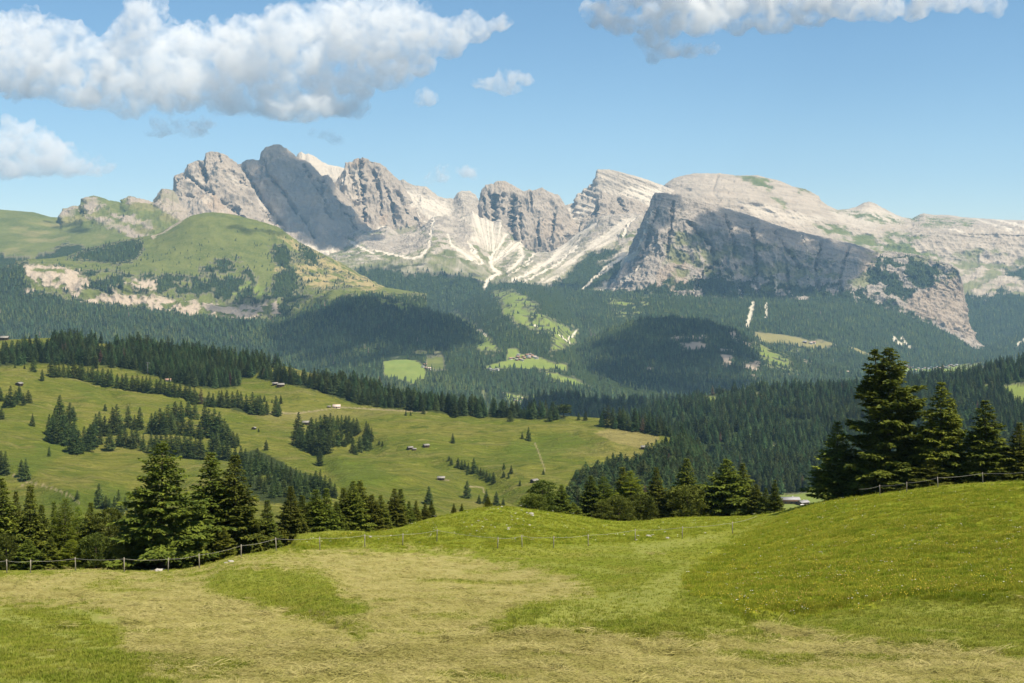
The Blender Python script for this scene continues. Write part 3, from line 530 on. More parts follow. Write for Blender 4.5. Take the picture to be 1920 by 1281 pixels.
fo = np.clip(1 - np.maximum(rk, clr), 0, 1)
lo.build('forest_slope', M_VALLEY, cov(lo, forest=fo, grass=1 - fo, bright=clr * 0.7, warm=rk * 0.4))['label'] = 'dark wooded slope across the left of the valley'
LOFTS['apron'] = lo; fo_a = fo
# ---- wooded hill in the valley, right of centre
lo = Loft(920, 1800, 2, [([(920, 840), (1800, 800)], 4300, 5), ([(920, 790), (1100, 770), (1300, 765), (1500, 745), (1800, 735)], 4800, 10),
    ([(920, 780), (1040, 720), (1120, 680), (1200, 660), (1300, 665), (1400, 680), (1500, 700), (1600, 715), (1800, 730)], 5500, 12),
    ([(920, 780), (1000, 726), (1045, 686), (1075, 660), (1100, 638), (1140, 618), (1180, 602), (1250, 594), (1320, 600), (1380, 618), (1430, 648), (1500, 672), (1560, 684), (1640, 704), (1750, 720), (1800, 725)], [(920, 5600), (1250, 6200), (1500, 5900), (1800, 5600)], 6)],
    [4, 40, 40, 4], [(500, 200)])
nz = fbm(lo.P / 60.0, 5, 57)
lo.P[..., 2] += fbm(lo.P / np.array([350, 350, 1e9]), 5, 55) * 30 * np.clip(np.abs(lo.crest - lo.t), 0, 1)[:, None]
rk = lo.mask([[(1255, 632), (1325, 636), (1325, 660), (1290, 658)], [(1350, 660), (1378, 665), (1375, 695), (1350, 690)], [(1390, 680), (1425, 685), (1420, 715), (1390, 705)], [(1490, 665), (1525, 668), (1520, 680)], [(1560, 675), (1600, 685), (1595, 700), (1570, 690)], [(1205, 680), (1225, 682), (1222, 695)], [(1362, 612), (1400, 640), (1410, 650), (1370, 635)]], 8, 8, 2) * sstep(-0.25, 0.1, nz)
gr = lo.mask([[(1415, 640), (1445, 655), (1480, 670), (1478, 690), (1440, 690), (1425, 665)], [(1470, 680), (1500, 695), (1470, 700)]], 9, 9, 4) * sstep(-0.2, 0.05, nz)
fo = np.clip(1 - np.maximum(rk, gr), 0, 1)
lo.build('wooded_hill', M_VALLEY, cov(lo, forest=fo, grass=gr, bright=gr * 0.6, warm=rk * 0.35))['label'] = 'dark wooded hill in cloud shadow in the middle of the valley'
LOFTS['vhill'] = lo; fo_vh = fo
# ---- dark wooded ridge just behind the pastures
lo = Loft(960, 1520, 2, [([(960, 860), (1520, 860)], 3100, 5), ([(960, 800), (1520, 800)], 3400, 5), ([(960, 775), (985, 752), (1010, 742), (1060, 739), (1110, 746), (1160, 749), (1210, 749), (1300, 744), (1520, 744)], 3700, 6)], [8, 26, 4], [(400, 150)])
lo.P[..., 2] += fbm(lo.P / np.array([200, 200, 1e9]), 4, 65) * 14 * np.clip(np.abs(lo.crest - lo.t), 0, 1)[:, None]
lo.build('wooded_ridge', M_VALLEY, cov(lo, forest=1))['label'] = 'low wooded ridge in shadow just behind the pasture'
LOFTS['dridge'] = lo
# ---- wooded hill on the right
lo = Loft(1000, 2110, 2.5, [([(1000, 1060), (2110, 1060)], 1150, 5), ([(1000, 960), (1200, 960), (2110, 950)], 1400, 20), ([(1000, 880), (1150, 855), (1300, 830), (1600, 830), (1920, 800), (2110, 790)], 2000, 25),
    ([(1000, 860), (1100, 815), (1150, 791), (1200, 774), (1250, 757), (1300, 747), (1350, 734), (1420, 727), (1500, 724), (1600, 724), (1650, 718), (1700, 709), (1730, 705), (1800, 698), (1860, 688), (1920, 679), (2110, 664)], [(1000, 2500), (1300, 2900), (2110, 2700)], 8)],
    [6, 34, 44, 5], [(400, 120)])
lo.P[..., 2] += fbm(lo.P / np.array([260, 260, 1e9]), 5, 67) * 26 * np.clip(np.abs(lo.crest - lo.t), 0, 1)[:, None]
mead = lo.mask([[(1872, 728), (1900, 722), (2110, 720), (2110, 775), (1920, 760), (1905, 750), (1890, 738)], [(1320, 744), (1345, 744), (1340, 755), (1325, 753)], [(1430, 860), (1450, 846), (1466, 848), (1450, 858), (1436, 866)], [(1410, 736), (1425, 738), (1420, 745)], [(1845, 722), (1856, 722), (1852, 735), (1844, 735)]], 3, 10, 2)
base = lo.mask([[(1405, 934), (1575, 930), (1575, 1090), (1405, 1090)]], 6, 20, 4)
fo = np.clip(1 - np.maximum(mead, base), 0, 1)
lo.build('forest_hill', M_VALLEY, cov(lo, forest=fo, grass=1 - fo, bright=np.maximum(mead * 0.75, base * 0.6)))['label'] = 'hill covered in dense conifer forest on the right'
LOFTS['rhill'] = lo; fo_r = fo

# ------------------------------------------------------------------ pasture hill
def pasture_material():
    m, nt, b = nmat('pasture_grass'); co = objco(nt)
    f, fresh, dry, _ = attr(nt, 'cover'); tr, dk, _x, _y = attr(nt, 'cover_b')
    n1 = noise(nt, co, 0.010, 5, 0.6); n2 = noise(nt, co, 0.055, 5, 0.65, 0.5); n3 = noise(nt, co, 0.35, 4, 0.7)
    nl = noise(nt, mapping(nt, co, (0.006, 0.05, 0.05), (0, 0, 0.5)), 1.0, 5, 0.6, 0.8)
    c = mixc(nt, remap(nt, n1, 0.35, 0.65), (0.142, 0.166, 0.021), (0.215, 0.205, 0.038))
    c = mixc(nt, remap(nt, n2, 0.48, 0.68, 0, 0.75), c, (0.08, 0.115, 0.016))
    c = mixc(nt, remap(nt, nl, 0.5, 0.66, 0, 0.55), c, (0.25, 0.215, 0.07))
    n5 = noise(nt, mapping(nt, co, (0.05, 0.16, 0.3), (0, 0, 0.25)), 1.0, 6, 0.7, 1.2)
    c = mixc(nt, remap(nt, n5, 0.5, 0.66, 0, 0.75), c, (0.085, 0.118, 0.014))
    c = mixc(nt, remap(nt, n5, 0.44, 0.33, 0, 0.65), c, (0.29, 0.25, 0.08))
    c = mixc(nt, fresh, c, mixc(nt, n2, (0.095, 0.14, 0.016), (0.135, 0.17, 0.024)))
    c = mixc(nt, dry, c, mixc(nt, n2, (0.25, 0.215, 0.068), (0.31, 0.26, 0.095)))
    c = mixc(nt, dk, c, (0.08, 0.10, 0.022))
    c = mixc(nt, remap(nt, n3, 0.45, 0.75, 0, 0.35), c, (0.12, 0.13, 0.03))
    c = mixc(nt, f, c, mixc(nt, n3, (0.03, 0.045, 0.015), (0.07, 0.085, 0.025)))
    c = mixc(nt, tr, c, (0.42, 0.33, 0.2))
    nt.links.new(c, b.inputs['Base Color']); b.inputs['Roughness'].default_value = 0.95; b.inputs['Specular IOR Level'].default_value = 0.05
    bump(nt, b, mathn(nt, 'ADD', n3, mathn(nt, 'MULTIPLY', mathn(nt, 'ADD', nl, n5), 3.0)), 0.9, 2.2)
    return m
PAST = Loft(-160, 1560, 2.25, [([(-160, 1080), (1560, 1080)], 430, 5), ([(-160, 1000), (0, 1000), (600, 1000), (900, 1020), (1560, 1010)], 620, 20),
    ([(-160, 890), (0, 900), (300, 900), (520, 900), (700, 905), (900, 945), (1000, 950), (1200, 935), (1400, 985), (1560, 1010)], 930, 25),
    ([(-160, 800), (0, 810), (200, 835), (400, 845), (600, 855), (760, 850), (900, 870), (1000, 875), (1150, 880), (1300, 900), (1400, 968), (1560, 1000)], [(-160, 1180), (1560, 1130)], 25),
    ([(-160, 700), (0, 710), (200, 735), (400, 765), (500, 780), (600, 788), (800, 800), (1000, 812), (1150, 820), (1275, 842), (1330, 905), (1400, 962), (1560, 995)], [(-160, 1480), (600, 1420), (1000, 1320), (1300, 1230), (1560, 1200)], 18),
    ([(-160, 640), (0, 638), (100, 634), (170, 640), (250, 653), (330, 662), (400, 670), (480, 680), (535, 688), (600, 706), (680, 730), (750, 745), (820, 762), (900, 774), (1000, 781), (1060, 782), (1140, 787), (1170, 795), (1200, 803), (1240, 812), (1275, 824), (1300, 852), (1330, 890), (1365, 925), (1400, 955), (1560, 990)], [(-160, 1950), (400, 1850), (600, 1750), (800, 1600), (1000, 1480), (1275, 1330), (1560, 1260)], 5)],
    [4, 60, 56, 56, 64, 12, 4], [(120, 22), (700, 330)])
def pasture_bumps(P):
    q = P * np.array([1, 1, 0])
    return fbm(q / 130.0, 4, 131) * 7.5 - np.abs(perlin(q / 46.0 + 3, 133)) * 4.2 + fbm(q / 15.0, 3, 137) * 0.8
k = np.clip((PAST.crest - PAST.t) / 0.3, 0.15, 1)[:, None]
PAST.P[..., 2] += pasture_bumps(PAST.P) * k
# folds in the slope: the hollow that runs down past the middle barn, and the gully at left
gull = lambda pts, w: np.exp(-(line_d(PAST.px, PAST.py, pts) / w) ** 2)
PAST.P[..., 2] -= 9 * gull([(640, 800), (720, 835), (800, 850), (880, 880), (960, 925), (1010, 950)], 16)
PAST.P[..., 2] -= 4 * gull([(590, 850), (620, 890), (650, 920)], 18)
PAST.P[..., 2] -= 5 * gull([(150, 690), (190, 720), (230, 760)], 12)
PAST.P[..., 2] += 5 * gull([(0, 890), (60, 905), (110, 925), (150, 945)], 14)
PAST.py = HOR - PAST.P[..., 2] * F / PAST.P[..., 1]
pm = PAST.mask
WOODS = [[(-160, 640), (0, 636), (90, 632), (92, 640), (75, 632), (20, 634), (0, 634)],
    [(95, 640), (170, 640), (330, 662), (480, 680), (540, 690), (500, 690), (470, 710), (445, 712), (450, 725), (400, 730), (345, 724), (300, 710), (240, 694), (180, 685), (95, 672)],
    [(-160, 660), (0, 664), (60, 660), (95, 662), (180, 678), (180, 690), (90, 682), (0, 688), (-160, 688)],
    [(535, 690), (600, 706), (680, 730), (750, 745), (820, 762), (900, 774), (1060, 782), (1060, 787), (1000, 787), (900, 783), (800, 772), (720, 766), (660, 756), (630, 746), (580, 730), (480, 710), (500, 702), (560, 718), (630, 722), (640, 715), (560, 698)],
    [(240, 722), (350, 736), (400, 750), (470, 762), (480, 778), (440, 770), (345, 745), (240, 733)],
    [(440, 852), (482, 842), (520, 862), (560, 885), (590, 892), (605, 900), (635, 930), (560, 950), (480, 940), (440, 900)],
    [(1100, 800), (1180, 798), (1240, 812), (1275, 824), (1240, 818), (1180, 808)],
    [(1278, 826), (1268, 845), (1250, 856), (1200, 884), (1120, 905), (1070, 930), (1060, 1000), (1425, 1010), (1418, 968), (1400, 950), (1365, 922), (1330, 886), (1300, 848)]]
wood_f = pm(WOODS[1:], 3, 12, 2.0)
wood_f = wood_f * (1 - pm([[(178, 648), (200, 641), (215, 648), (215, 660), (195, 666), (176, 664)], [(152, 640), (165, 640), (162, 652), (152, 655)]], 3, 8, 1.5))
wood_f = wood_f * (1 - pm([[(488, 893), (510, 885), (508, 902), (490, 905)]], 2, 8, 2))
fresh = pm([[(140, 725), (175, 735), (200, 752), (190, 757), (150, 740)], [(0, 860), (60, 850), (100, 790), (130, 850), (60, 890), (0, 895)], [(60, 915), (120, 925), (240, 905), (240, 945), (150, 960), (90, 940)], [(960, 830), (1060, 815), (1130, 830), (1000, 860), (940, 850)], [(590, 855), (700, 870), (760, 900), (650, 925)]], 12, 20, 10) * 0.75
dry = pm([[(1112, 812), (1168, 798), (1230, 812), (1238, 822), (1208, 842), (1160, 832)]], 1.5, 20, 1.5)
dry = np.maximum(dry, 0.5 * pm([[(470, 775), (640, 770), (760, 768), (760, 776), (640, 782), (520, 792), (480, 784)], [(300, 695), (350, 705), (400, 720), (420, 733), (340, 715)], [(545, 690), (640, 715), (640, 720), (600, 716), (540, 702)]], 6, 15, 4))
trail = PAST.trails([(2.0, [(8, 886), (30, 894), (60, 905), (95, 915), (118, 923), (137, 933), (148, 944)]), (2.0, [(880, 912), (905, 914), (908, 924)]), (1.7, [(1003, 831), (1010, 848), (1016, 865), (1022, 885)]), (1.9, [(470, 776), (560, 775), (640, 764), (800, 773)]), (1.7, [(52, 904), (40, 912)]), (1.9, [(820, 899), (842, 901)])], 1.0, 12) * 0.6
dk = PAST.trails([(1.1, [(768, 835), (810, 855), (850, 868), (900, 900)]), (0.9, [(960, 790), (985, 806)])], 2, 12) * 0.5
o = PAST.build('pasture_hill', pasture_material(), {'cover': np.stack([wood_f, fresh, dry, np.ones_like(dry)], -1), 'cover_b': np.stack([trail, dk, 0 * dk, 0 * dk], -1)})
o['label'] = 'rolling pasture hillside with scattered spruces and hay barns'
# ------------------------------------------------------------------ meadow in front
def meadow_material():
    m, nt, b = nmat('mown_meadow'); co = objco(nt)
    hay, tall, bare, _ = attr(nt, 'cover'); lt, rough, yel, _y = attr(nt, 'cover_b')
    n1 = noise(nt, co, 0.09, 5, 0.6); n2 = noise(nt, co, 0.7, 5, 0.65, 0.4); n3 = noise(nt, co, 4.0, 5, 0.7, 0.6)
    nh = noise(nt, mapping(nt, co, (0.8, 4.5, 4.0), (0, 0, 0.35)), 1.0, 6, 0.7, 1.4)
    nk = noise(nt, mapping(nt, co, (5.0, 1.4, 4.0), (0, 0, 0.2)), 1.0, 6, 0.7, 1.2)
    c = mixc(nt, remap(nt, n1, 0.35, 0.65), (0.198, 0.236, 0.022), (0.272, 0.278, 0.036))
    c = mixc(nt, remap(nt, n2, 0.42, 0.7, 0, 0.65), c, (0.225, 0.235, 0.035))
    c = mixc(nt, remap(nt, nk, 0.45, 0.7, 0, 0.5), c, (0.095, 0.145, 0.009))
    c = mixc(nt, lt, c, mixc(nt, n2, (0.245, 0.27, 0.05), (0.33, 0.325, 0.09)))
    t = mixc(nt, remap(nt, n2, 0.35, 0.65), (0.165, 0.212, 0.012), (0.25, 0.26, 0.022))
    n6 = noise(nt, co, 0.35, 4, 0.65, 0.8)
    t = mixc(nt, remap(nt, n6, 0.48, 0.66, 0, 0.65), t, (0.105, 0.155, 0.006))
    t = mixc(nt, remap(nt, n1, 0.45, 0.65, 0, 0.5), t, (0.235, 0.225, 0.022))
    t = mixc(nt, remap(nt, nk, 0.48, 0.7, 0, 0.55), t, (0.085, 0.13, 0.005))
    c = mixc(nt, tall, c, t)
    c = mixc(nt, rough, c, mixc(nt, n2, (0.155, 0.205, 0.011), (0.26, 0.265, 0.028)))
    c = mixc(nt, yel, c, (0.29, 0.25, 0.06))
    h = mixc(nt, remap(nt, nh, 0.3, 0.7), (0.32, 0.28, 0.088), (0.475, 0.41, 0.165))
    h = mixc(nt, remap(nt, n2, 0.45, 0.7, 0, 0.6), h, (0.28, 0.28, 0.065))
    h = mixc(nt, remap(nt, n3, 0.5, 0.75, 0, 0.5), h, (0.20, 0.175, 0.05))
    c = mixc(nt, hay, c, h)
    c = mixc(nt, bare, c, mixc(nt, n3, (0.16, 0.11, 0.06), (0.27, 0.2, 0.1)))
    nt.links.new(c, b.inputs['Base Color']); b.inputs['Roughness'].default_value = 0.95; b.inputs['Specular IOR Level'].default_value = 0.05
    bump(nt, b, mathn(nt, 'ADD', mathn(nt, 'MULTIPLY', nh, 1.0), mathn(nt, 'ADD', n3, n2)), 0.8, 0.22)
    return m
FCREST = [(-200, 1068), (0, 1072), (80, 1071), (160, 1067), (240, 1070), (300, 1069), (350, 1066), (400, 1056), (450, 1043), (520, 1030), (560, 1019), (620, 1009), (700, 998), (760, 986), (800, 973), (850, 963), (900, 952), (950, 949), (1000, 955), (1050, 962), (1100, 969), (1150, 977), (1200, 978), (1250, 972), (1300, 970), (1400, 968), (1450, 962), (1480, 955), (1520, 945), (1560, 938), (1600, 932), (1650, 926), (1700, 919), (1760, 910), (1850, 904), (1920, 902), (2120, 898)]
MEAD = Loft(-180, 2110, 3, [(1420, 30, 5), ([(-180, 1290), (960, 1295), (2110, 1300)], 44, 20),
    ([(-180, 1200), (500, 1190), (960, 1190), (1300, 1215), (1500, 1225), (1920, 1232), (2110, 1235)], 56, 25),
    ([(-180, 1130), (0, 1130), (300, 1125), (600, 1110), (1000, 1110), (1200, 1110), (1300, 1130), (1400, 1158), (1500, 1162), (1700, 1135), (1920, 1128), (2110, 1125)], [(-180, 74), (600, 80), (1150, 84), (1400, 70), (1700, 73), (2110, 75)], 20),
    ([(-180, 1095), (0, 1095), (300, 1088), (500, 1060), (700, 1045), (930, 1042), (1100, 1040), (1200, 1042), (1300, 1050), (1400, 1060), (1500, 1050), (1700, 1018), (1920, 1005), (2110, 1000)], [(-180, 96), (300, 98), (600, 112), (930, 122), (1100, 122), (1300, 108), (1450, 98), (1700, 102), (2110, 100)], 20),
    (FCREST, [(-200, 114), (300, 116), (500, 126), (700, 142), (850, 160), (950, 166), (1100, 178), (1250, 188), (1400, 186), (1480, 168), (1600, 154), (1750, 148), (2110, 140)], 6)],
    [8, 40, 44, 46, 50, 6, 12], [(12, 2.6), (420, 115)])
def meadow_bumps(P, px, py):
    q = P * np.array([1, 1, 0])
    return fbm(q / 14.0, 3, 201) * 0.35 + fbm(q / 3.2, 3, 203) * 0.09 + fbm(q / 0.8, 2, 205) * 0.035
k = np.where(MEAD.t < MEAD.crest, np.clip((MEAD.crest - MEAD.t) / 0.35, 0.25, 1), 0.25)[:, None]
MEAD.P[..., 2] += meadow_bumps(MEAD.P, MEAD.px, MEAD.py) * k
mgull = lambda pts, w: np.exp(-(line_d(MEAD.px, MEAD.py, pts) / w) ** 2) * (MEAD.t[:, None] <= MEAD.crest)
MEAD.P[..., 2] += 0.55 * mgull([(430, 1085), (520, 1078), (610, 1100)], 28) - 0.5 * mgull([(520, 1135), (600, 1150), (660, 1180)], 14)
MEAD.P[..., 2] += 0.5 * mgull([(980, 1165), (1080, 1150), (1200, 1175), (1300, 1200)], 20) - 0.45 * mgull([(1400, 1160), (1500, 1150), (1620, 1130), (1920, 1126)], 9)
MEAD.P[..., 2] += 0.28 * mgull([(900, 1176), (960, 1190), (1150, 1197), (1380, 1193), (1430, 1178), (1500, 1178), (1600, 1206), (1850, 1226), (2000, 1246)], 8) * (0.6 + 0.8 * np.abs(perlin(MEAD.P * np.array([1, 1, 0]) / 1.3, 251)))
MEAD.P[..., 2] += 0.9 * mgull([(560, 1022), (620, 1014), (680, 1014)], 10)
MEAD.py = HOR - MEAD.P[..., 2] * F / MEAD.P[..., 1]
HAY = [[(-200, 1076), (0, 1078), (160, 1071), (300, 1073), (380, 1066), (450, 1052), (520, 1042), (640, 1032), (760, 1032), (860, 1036), (900, 1050), (980, 1066), (1060, 1083), (1112, 1104), (1100, 1116), (1000, 1130), (945, 1150), (900, 1172), (960, 1190), (1030, 1182), (1100, 1190), (1150, 1197), (1300, 1198), (1380, 1192), (1430, 1176), (1480, 1174), (1540, 1190), (1600, 1205), (1700, 1207), (1750, 1211), (1830, 1222), (1880, 1235), (1920, 1243), (2110, 1260), (2110, 1500), (-200, 1500)]]
NOHAY = [[(-200, 1125), (0, 1130), (60, 1136), (180, 1140), (215, 1155), (232, 1180), (238, 1222), (255, 1242), (300, 1262), (362, 1280), (380, 1400), (-200, 1400)],
    [(368, 1092), (400, 1075), (430, 1064), (520, 1060), (600, 1069), (620, 1085), (630, 1108), (680, 1135), (702, 1152), (660, 1168), (610, 1172), (570, 1160), (520, 1147), (440, 1127), (385, 1108)], [(650, 1178), (676, 1173), (692, 1188), (680, 1200), (652, 1198)], [(160, 1096), (245, 1084), (245, 1100), (185, 1106)], [(-200, 1062), (-200, 1083), (0, 1084), (60, 1074), (30, 1064)]]
hay = MEAD.mask(HAY, 20, 40, 16, seed=211)
hay = hay * (1 - MEAD.mask(NOHAY, 18, 30, 16, seed=213))
thin = sstep(0.22, 0.5, fbm(MEAD.P * np.array([1, 1, 0]) / np.array([7.0, 4.0, 1]), 4, 219)) * 0.75
hay = sstep(0.12, 0.88, hay + 0.45 * fbm(MEAD.P * np.array([1, 1, 0]) / np.array([2.6, 1.1, 1]), 4, 231))
hay = np.clip(hay * (1 - thin), 0, 1)
tall = MEAD.mask([[(1285, 1082), (1330, 1045), (1400, 1000), (1470, 962), (1520, 940), (1560, 930), (2110, 890), (2110, 1122), (1920, 1120), (1700, 1126), (1600, 1140), (1500, 1156), (1400, 1158), (1340, 1130), (1290, 1110)]], 12, 30, 9, seed=217)
rough = MEAD.mask([[(520, 1030), (560, 1015), (700, 995), (800, 970), (950, 945), (1060, 958), (1150, 974), (1250, 968), (1460, 955), (1400, 990), (1250, 1015), (1100, 1022), (930, 1030), (760, 1028), (640, 1026), (560, 1035)]], 6, 20, 4, seed=221) * 0.8
lt = MEAD.mask([[(0, 1175), (100, 1150), (180, 1160), (230, 1200), (140, 1190), (60, 1185)], [(40, 1205), (150, 1205), (260, 1245), (330, 1280), (200, 1262)], [(960, 1180), (1050, 1130), (1200, 1100), (1260, 1070), (1300, 1060), (1270, 1110), (1250, 1150), (1150, 1165)], [(1230, 1165), (1400, 1175), (1520, 1160), (1600, 1140), (1500, 1172), (1350, 1190)], [(1180, 1020), (1330, 1000), (1360, 1005), (1200, 1045)], [(1640, 1140), (1920, 1140), (1920, 1150), (1700, 1152)]], 14, 25, 8, seed=223) * 0.8
sw = sstep(0.0, 0.25, perlin(v3(MEAD.P[..., 0] / 2.4 + MEAD.P[..., 1] / 5.0, MEAD.P[..., 1] / 40.0, 0), 225))
lt = np.maximum(lt, sw * 0.45 * (1 - hay) * (1 - tall) * (1 - rough))
swl = MEAD.mask([NOHAY[0]], 10, 30, 12, seed=233); swv = (MEAD.py - 1130 - 0.40 * MEAD.px + 26 * fbm(MEAD.P * np.array([1, 1, 0]) / 9.0, 4, 235)) / 62.0
lt = np.where(swl > 0.3, np.clip((0.8 + 0.5 * fbm(MEAD.P * np.array([1, 1, 0]) / 3.0, 3, 237)) * sstep(0.30, 0.85, 0.5 + 0.5 * np.sin(swv * 6.283)), 0, 1), lt)
bare = MEAD.mask([[(560, 1148), (590, 1143), (625, 1147), (628, 1153), (590, 1157)], [(1828, 1089), (1858, 1088), (1856, 1094), (1830, 1094)]], 4, 10, 3, seed=227) * 0.75
yel = MEAD.mask([[(1150, 1066), (1200, 1062), (1215, 1072), (1160, 1075)], [(530, 1128), (570, 1140), (545, 1146), (515, 1138)], [(1050, 1040), (1110, 1036), (1115, 1042), (1060, 1044)]], 5, 12, 4, seed=229) * 0.6
o = MEAD.build('meadow', meadow_material(), {'cover': np.stack([hay, tall, bare, np.ones_like(hay)], -1), 'cover_b': np.stack([lt, rough, yel, 0 * hay], -1)})
o['label'] = 'half-mown mountain meadow with drying hay in front'
# ------------------------------------------------------------------ foliage
def foliage_mat(name, dark, light, tip, bark=False, sc=1.0, trans=0.25, var=(0.72, 1.22), hue=0.015):
    m, nt, b = nmat(name); co = objco(nt)
    oi = nt.nodes.new('ShaderNodeObjectInfo')
    n1 = noise(nt, co, 0.9 * sc, 3, 0.6); n2 = noise(nt, co, 5.0 * sc, 3, 0.6)
    c = mixc(nt, remap(nt, n1, 0.3, 0.7), dark, light)
    c = mixc(nt, remap(nt, n2, 0.5, 0.75, 0, 0.7), c, tip)
    hs = nt.nodes.new('ShaderNodeHueSaturation'); nt.links.new(c, hs.inputs['Color'])
    nt.links.new(remap(nt, oi.outputs['Random'], 0, 1, *var), hs.inputs['Value'])
    hs2 = mathn(nt, 'FRACT', mathn(nt, 'MULTIPLY', oi.outputs['Random'], 7.31))
    nt.links.new(remap(nt, hs2, 0, 1, 0.5 - hue, 0.5 + hue), hs.inputs['Hue'])
    nt.links.new(hs.outputs[0], b.inputs['Base Color']); b.inputs['Roughness'].default_value = 0.7
    if trans:
        t = nt.nodes.new('ShaderNodeBsdfTranslucent'); nt.links.new(hs.outputs[0], t.inputs[0])
        mx = nt.nodes.new('ShaderNodeMixShader'); mx.inputs[0].default_value = trans
        nt.links.new(b.outputs[0], mx.inputs[1]); nt.links.new(t.outputs[0], mx.inputs[2])
        nt.links.new(mx.outputs[0], nt.nodes['Material Output'].inputs['Surface'])
    return m
M_NEEDLE = foliage_mat('spruce_needles', (0.058, 0.082, 0.012), (0.165, 0.19, 0.022), (0.36, 0.345, 0.045))
M_NEEDLE2 = foliage_mat('spruce_needles_far', (0.060, 0.098, 0.030), (0.115, 0.16, 0.042), (0.19, 0.22, 0.06), sc=0.6, trans=0.3)
M_NEEDLE3 = foliage_mat('spruce_needles_wood', (0.060, 0.105, 0.042), (0.105, 0.155, 0.055), (0.155, 0.20, 0.065), sc=0.35, trans=0.3, var=(0.55, 1.5), hue=0.025)
M_LARCH = foliage_mat('larch_needles', (0.10, 0.135, 0.012), (0.18, 0.22, 0.018), (0.27, 0.29, 0.035), trans=0.35)
M_PINE = foliage_mat('stone_pine_needles', (0.06, 0.085, 0.014), (0.135, 0.165, 0.024), (0.24, 0.25, 0.045))
M_DEAD = foliage_mat('dead_needles', (0.12, 0.07, 0.05), (0.19, 0.12, 0.085), (0.24, 0.17, 0.12), trans=0)
M_LEAF = foliage_mat('broad_leaves', (0.055, 0.085, 0.02), (0.10, 0.13, 0.03), (0.15, 0.17, 0.045))
m, nt, b = nmat('bark'); co = objco(nt)
c = mixc(nt, noise(nt, mapping(nt, co, (6, 6, 1.5)), 1.0, 4), (0.05, 0.035, 0.025), (0.14, 0.105, 0.08))
nt.links.new(c, b.inputs['Base Color']); b.inputs['Roughness'].default_value = 0.9; M_BARK = m
def unit(v): return v / (np.linalg.norm(v, axis=-1, keepdims=True) + 1e-9)
def kites(P, D, L, W, rng, roll=0.5):
    """flat needle sprays: base, two sides, tip; lying mostly level"""
    n = len(P); D = unit(D); up = np.array([0, 0, 1.0]) + rng.normal(0, roll, (n, 3))
    S = unit(np.cross(D, up)); U = np.cross(S, D)
    mid = P + D * (L * 0.45)[:, None] + U * (L * 0.06)[:, None]
    V = np.stack([P, mid + S * (W / 2)[:, None], P + D * L[:, None] - U * (L * 0.08)[:, None], mid - S * (W / 2)[:, None]], 1).reshape(-1, 3)
    return V, np.arange(n * 4).reshape(n, 4)
def conifer(seed, H, Rm, nbr, spacing, twigs, cl, cw, droop=0.35, start=0.05, shape=0.8, irr=0.22, per=2, roll=0.45, up0=0.1, lean=0.0, twig_f=0.34, belly=0.1, whorl=7):
    rng = np.random.default_rng(seed); PP = []; DD = []; LL = []
    ph = rng.random() * 6.28; nw = max(1, nbr // whorl)
    for i in range(nbr):
        u = min(0.999, (i // whorl + 0.5 + rng.normal(0, 0.2)) / nw) if whorl else (i + rng.random()) / nbr
        u = max(0.0, u)
        h = start + (0.985 - start) * u
        prof = (1 - h) ** shape * min(1.0, 0.55 + 0.45 * (h - start) / belly)
        Lb = max(0.12, Rm * prof * (1 + irr * rng.normal()) + 0.05)
        az = i * 2.399 + rng.normal(0, 0.35) + ph
        d = np.array([math.cos(az), math.sin(az), 0]); s = np.array([-d[1], d[0], 0])
        fc = min(1.0, 0.34 + 0.66 * Lb / (0.55 * Rm)); ns = max(2, int(Lb / spacing) + 1); t = np.linspace(0.18, 1.0, ns)
        el = up0 + 0.55 * h ** 2
        dr = droop * (1 - h * 0.8) * (0.7 + 0.6 * rng.random())
        z = h * H + Lb * (el * t - dr * t ** 1.6 + 0.42 * dr * t ** 3.5)
        pos = d[None] * (Lb * t)[:, None]; pos[:, 2] = z
        pos += d[None] * 0 + np.array([lean * h * H, 0, 0])
        tang = unit(np.gradient(pos, axis=0)) if ns > 1 else d[None]
        PP.append(pos); DD.append(tang); LL.append(np.full(ns, cl * 1.1 * fc))
        tl = np.clip(Lb * twig_f * (1.15 - t) + 0.18, 0.15, 1.5)
        for sd in (-1, 1):
            base = unit(tang * 0.75 + s[None] * sd * 0.75 + np.array([0, 0, -0.12]))
            for k in range(twigs):
                v = (k + 0.55) / twigs
                q = pos + base * (tl * v)[:, None]; q[:, 2] -= 0.16 * (tl * v) ** 1.5
                for _ in range(per):
                    PP.append(q + rng.normal(0, 0.05, q.shape)); DD.append(base + rng.normal(0, 0.35, q.shape) + np.array([0, 0, -0.10]))
                    LL.append(np.full(ns, cl * fc))
    # leader
    zz = np.linspace(0.88, 1.0, 16) * H; a = rng.random(16) * 6.28
    PP.append(np.stack([0 * zz + lean * zz, 0 * zz, zz - 0.2], -1)); DD.append(np.stack([np.cos(a) * 0.35, np.sin(a) * 0.35, np.ones(16)], -1)); LL.append(np.full(16, cl * 0.5))
    P = np.concatenate(PP); D = np.concatenate(DD); L = np.concatenate(LL) * rng.uniform(0.7, 1.3, sum(map(len, PP)))
    return kites(P, D, L, L * (cw / cl), rng, roll)
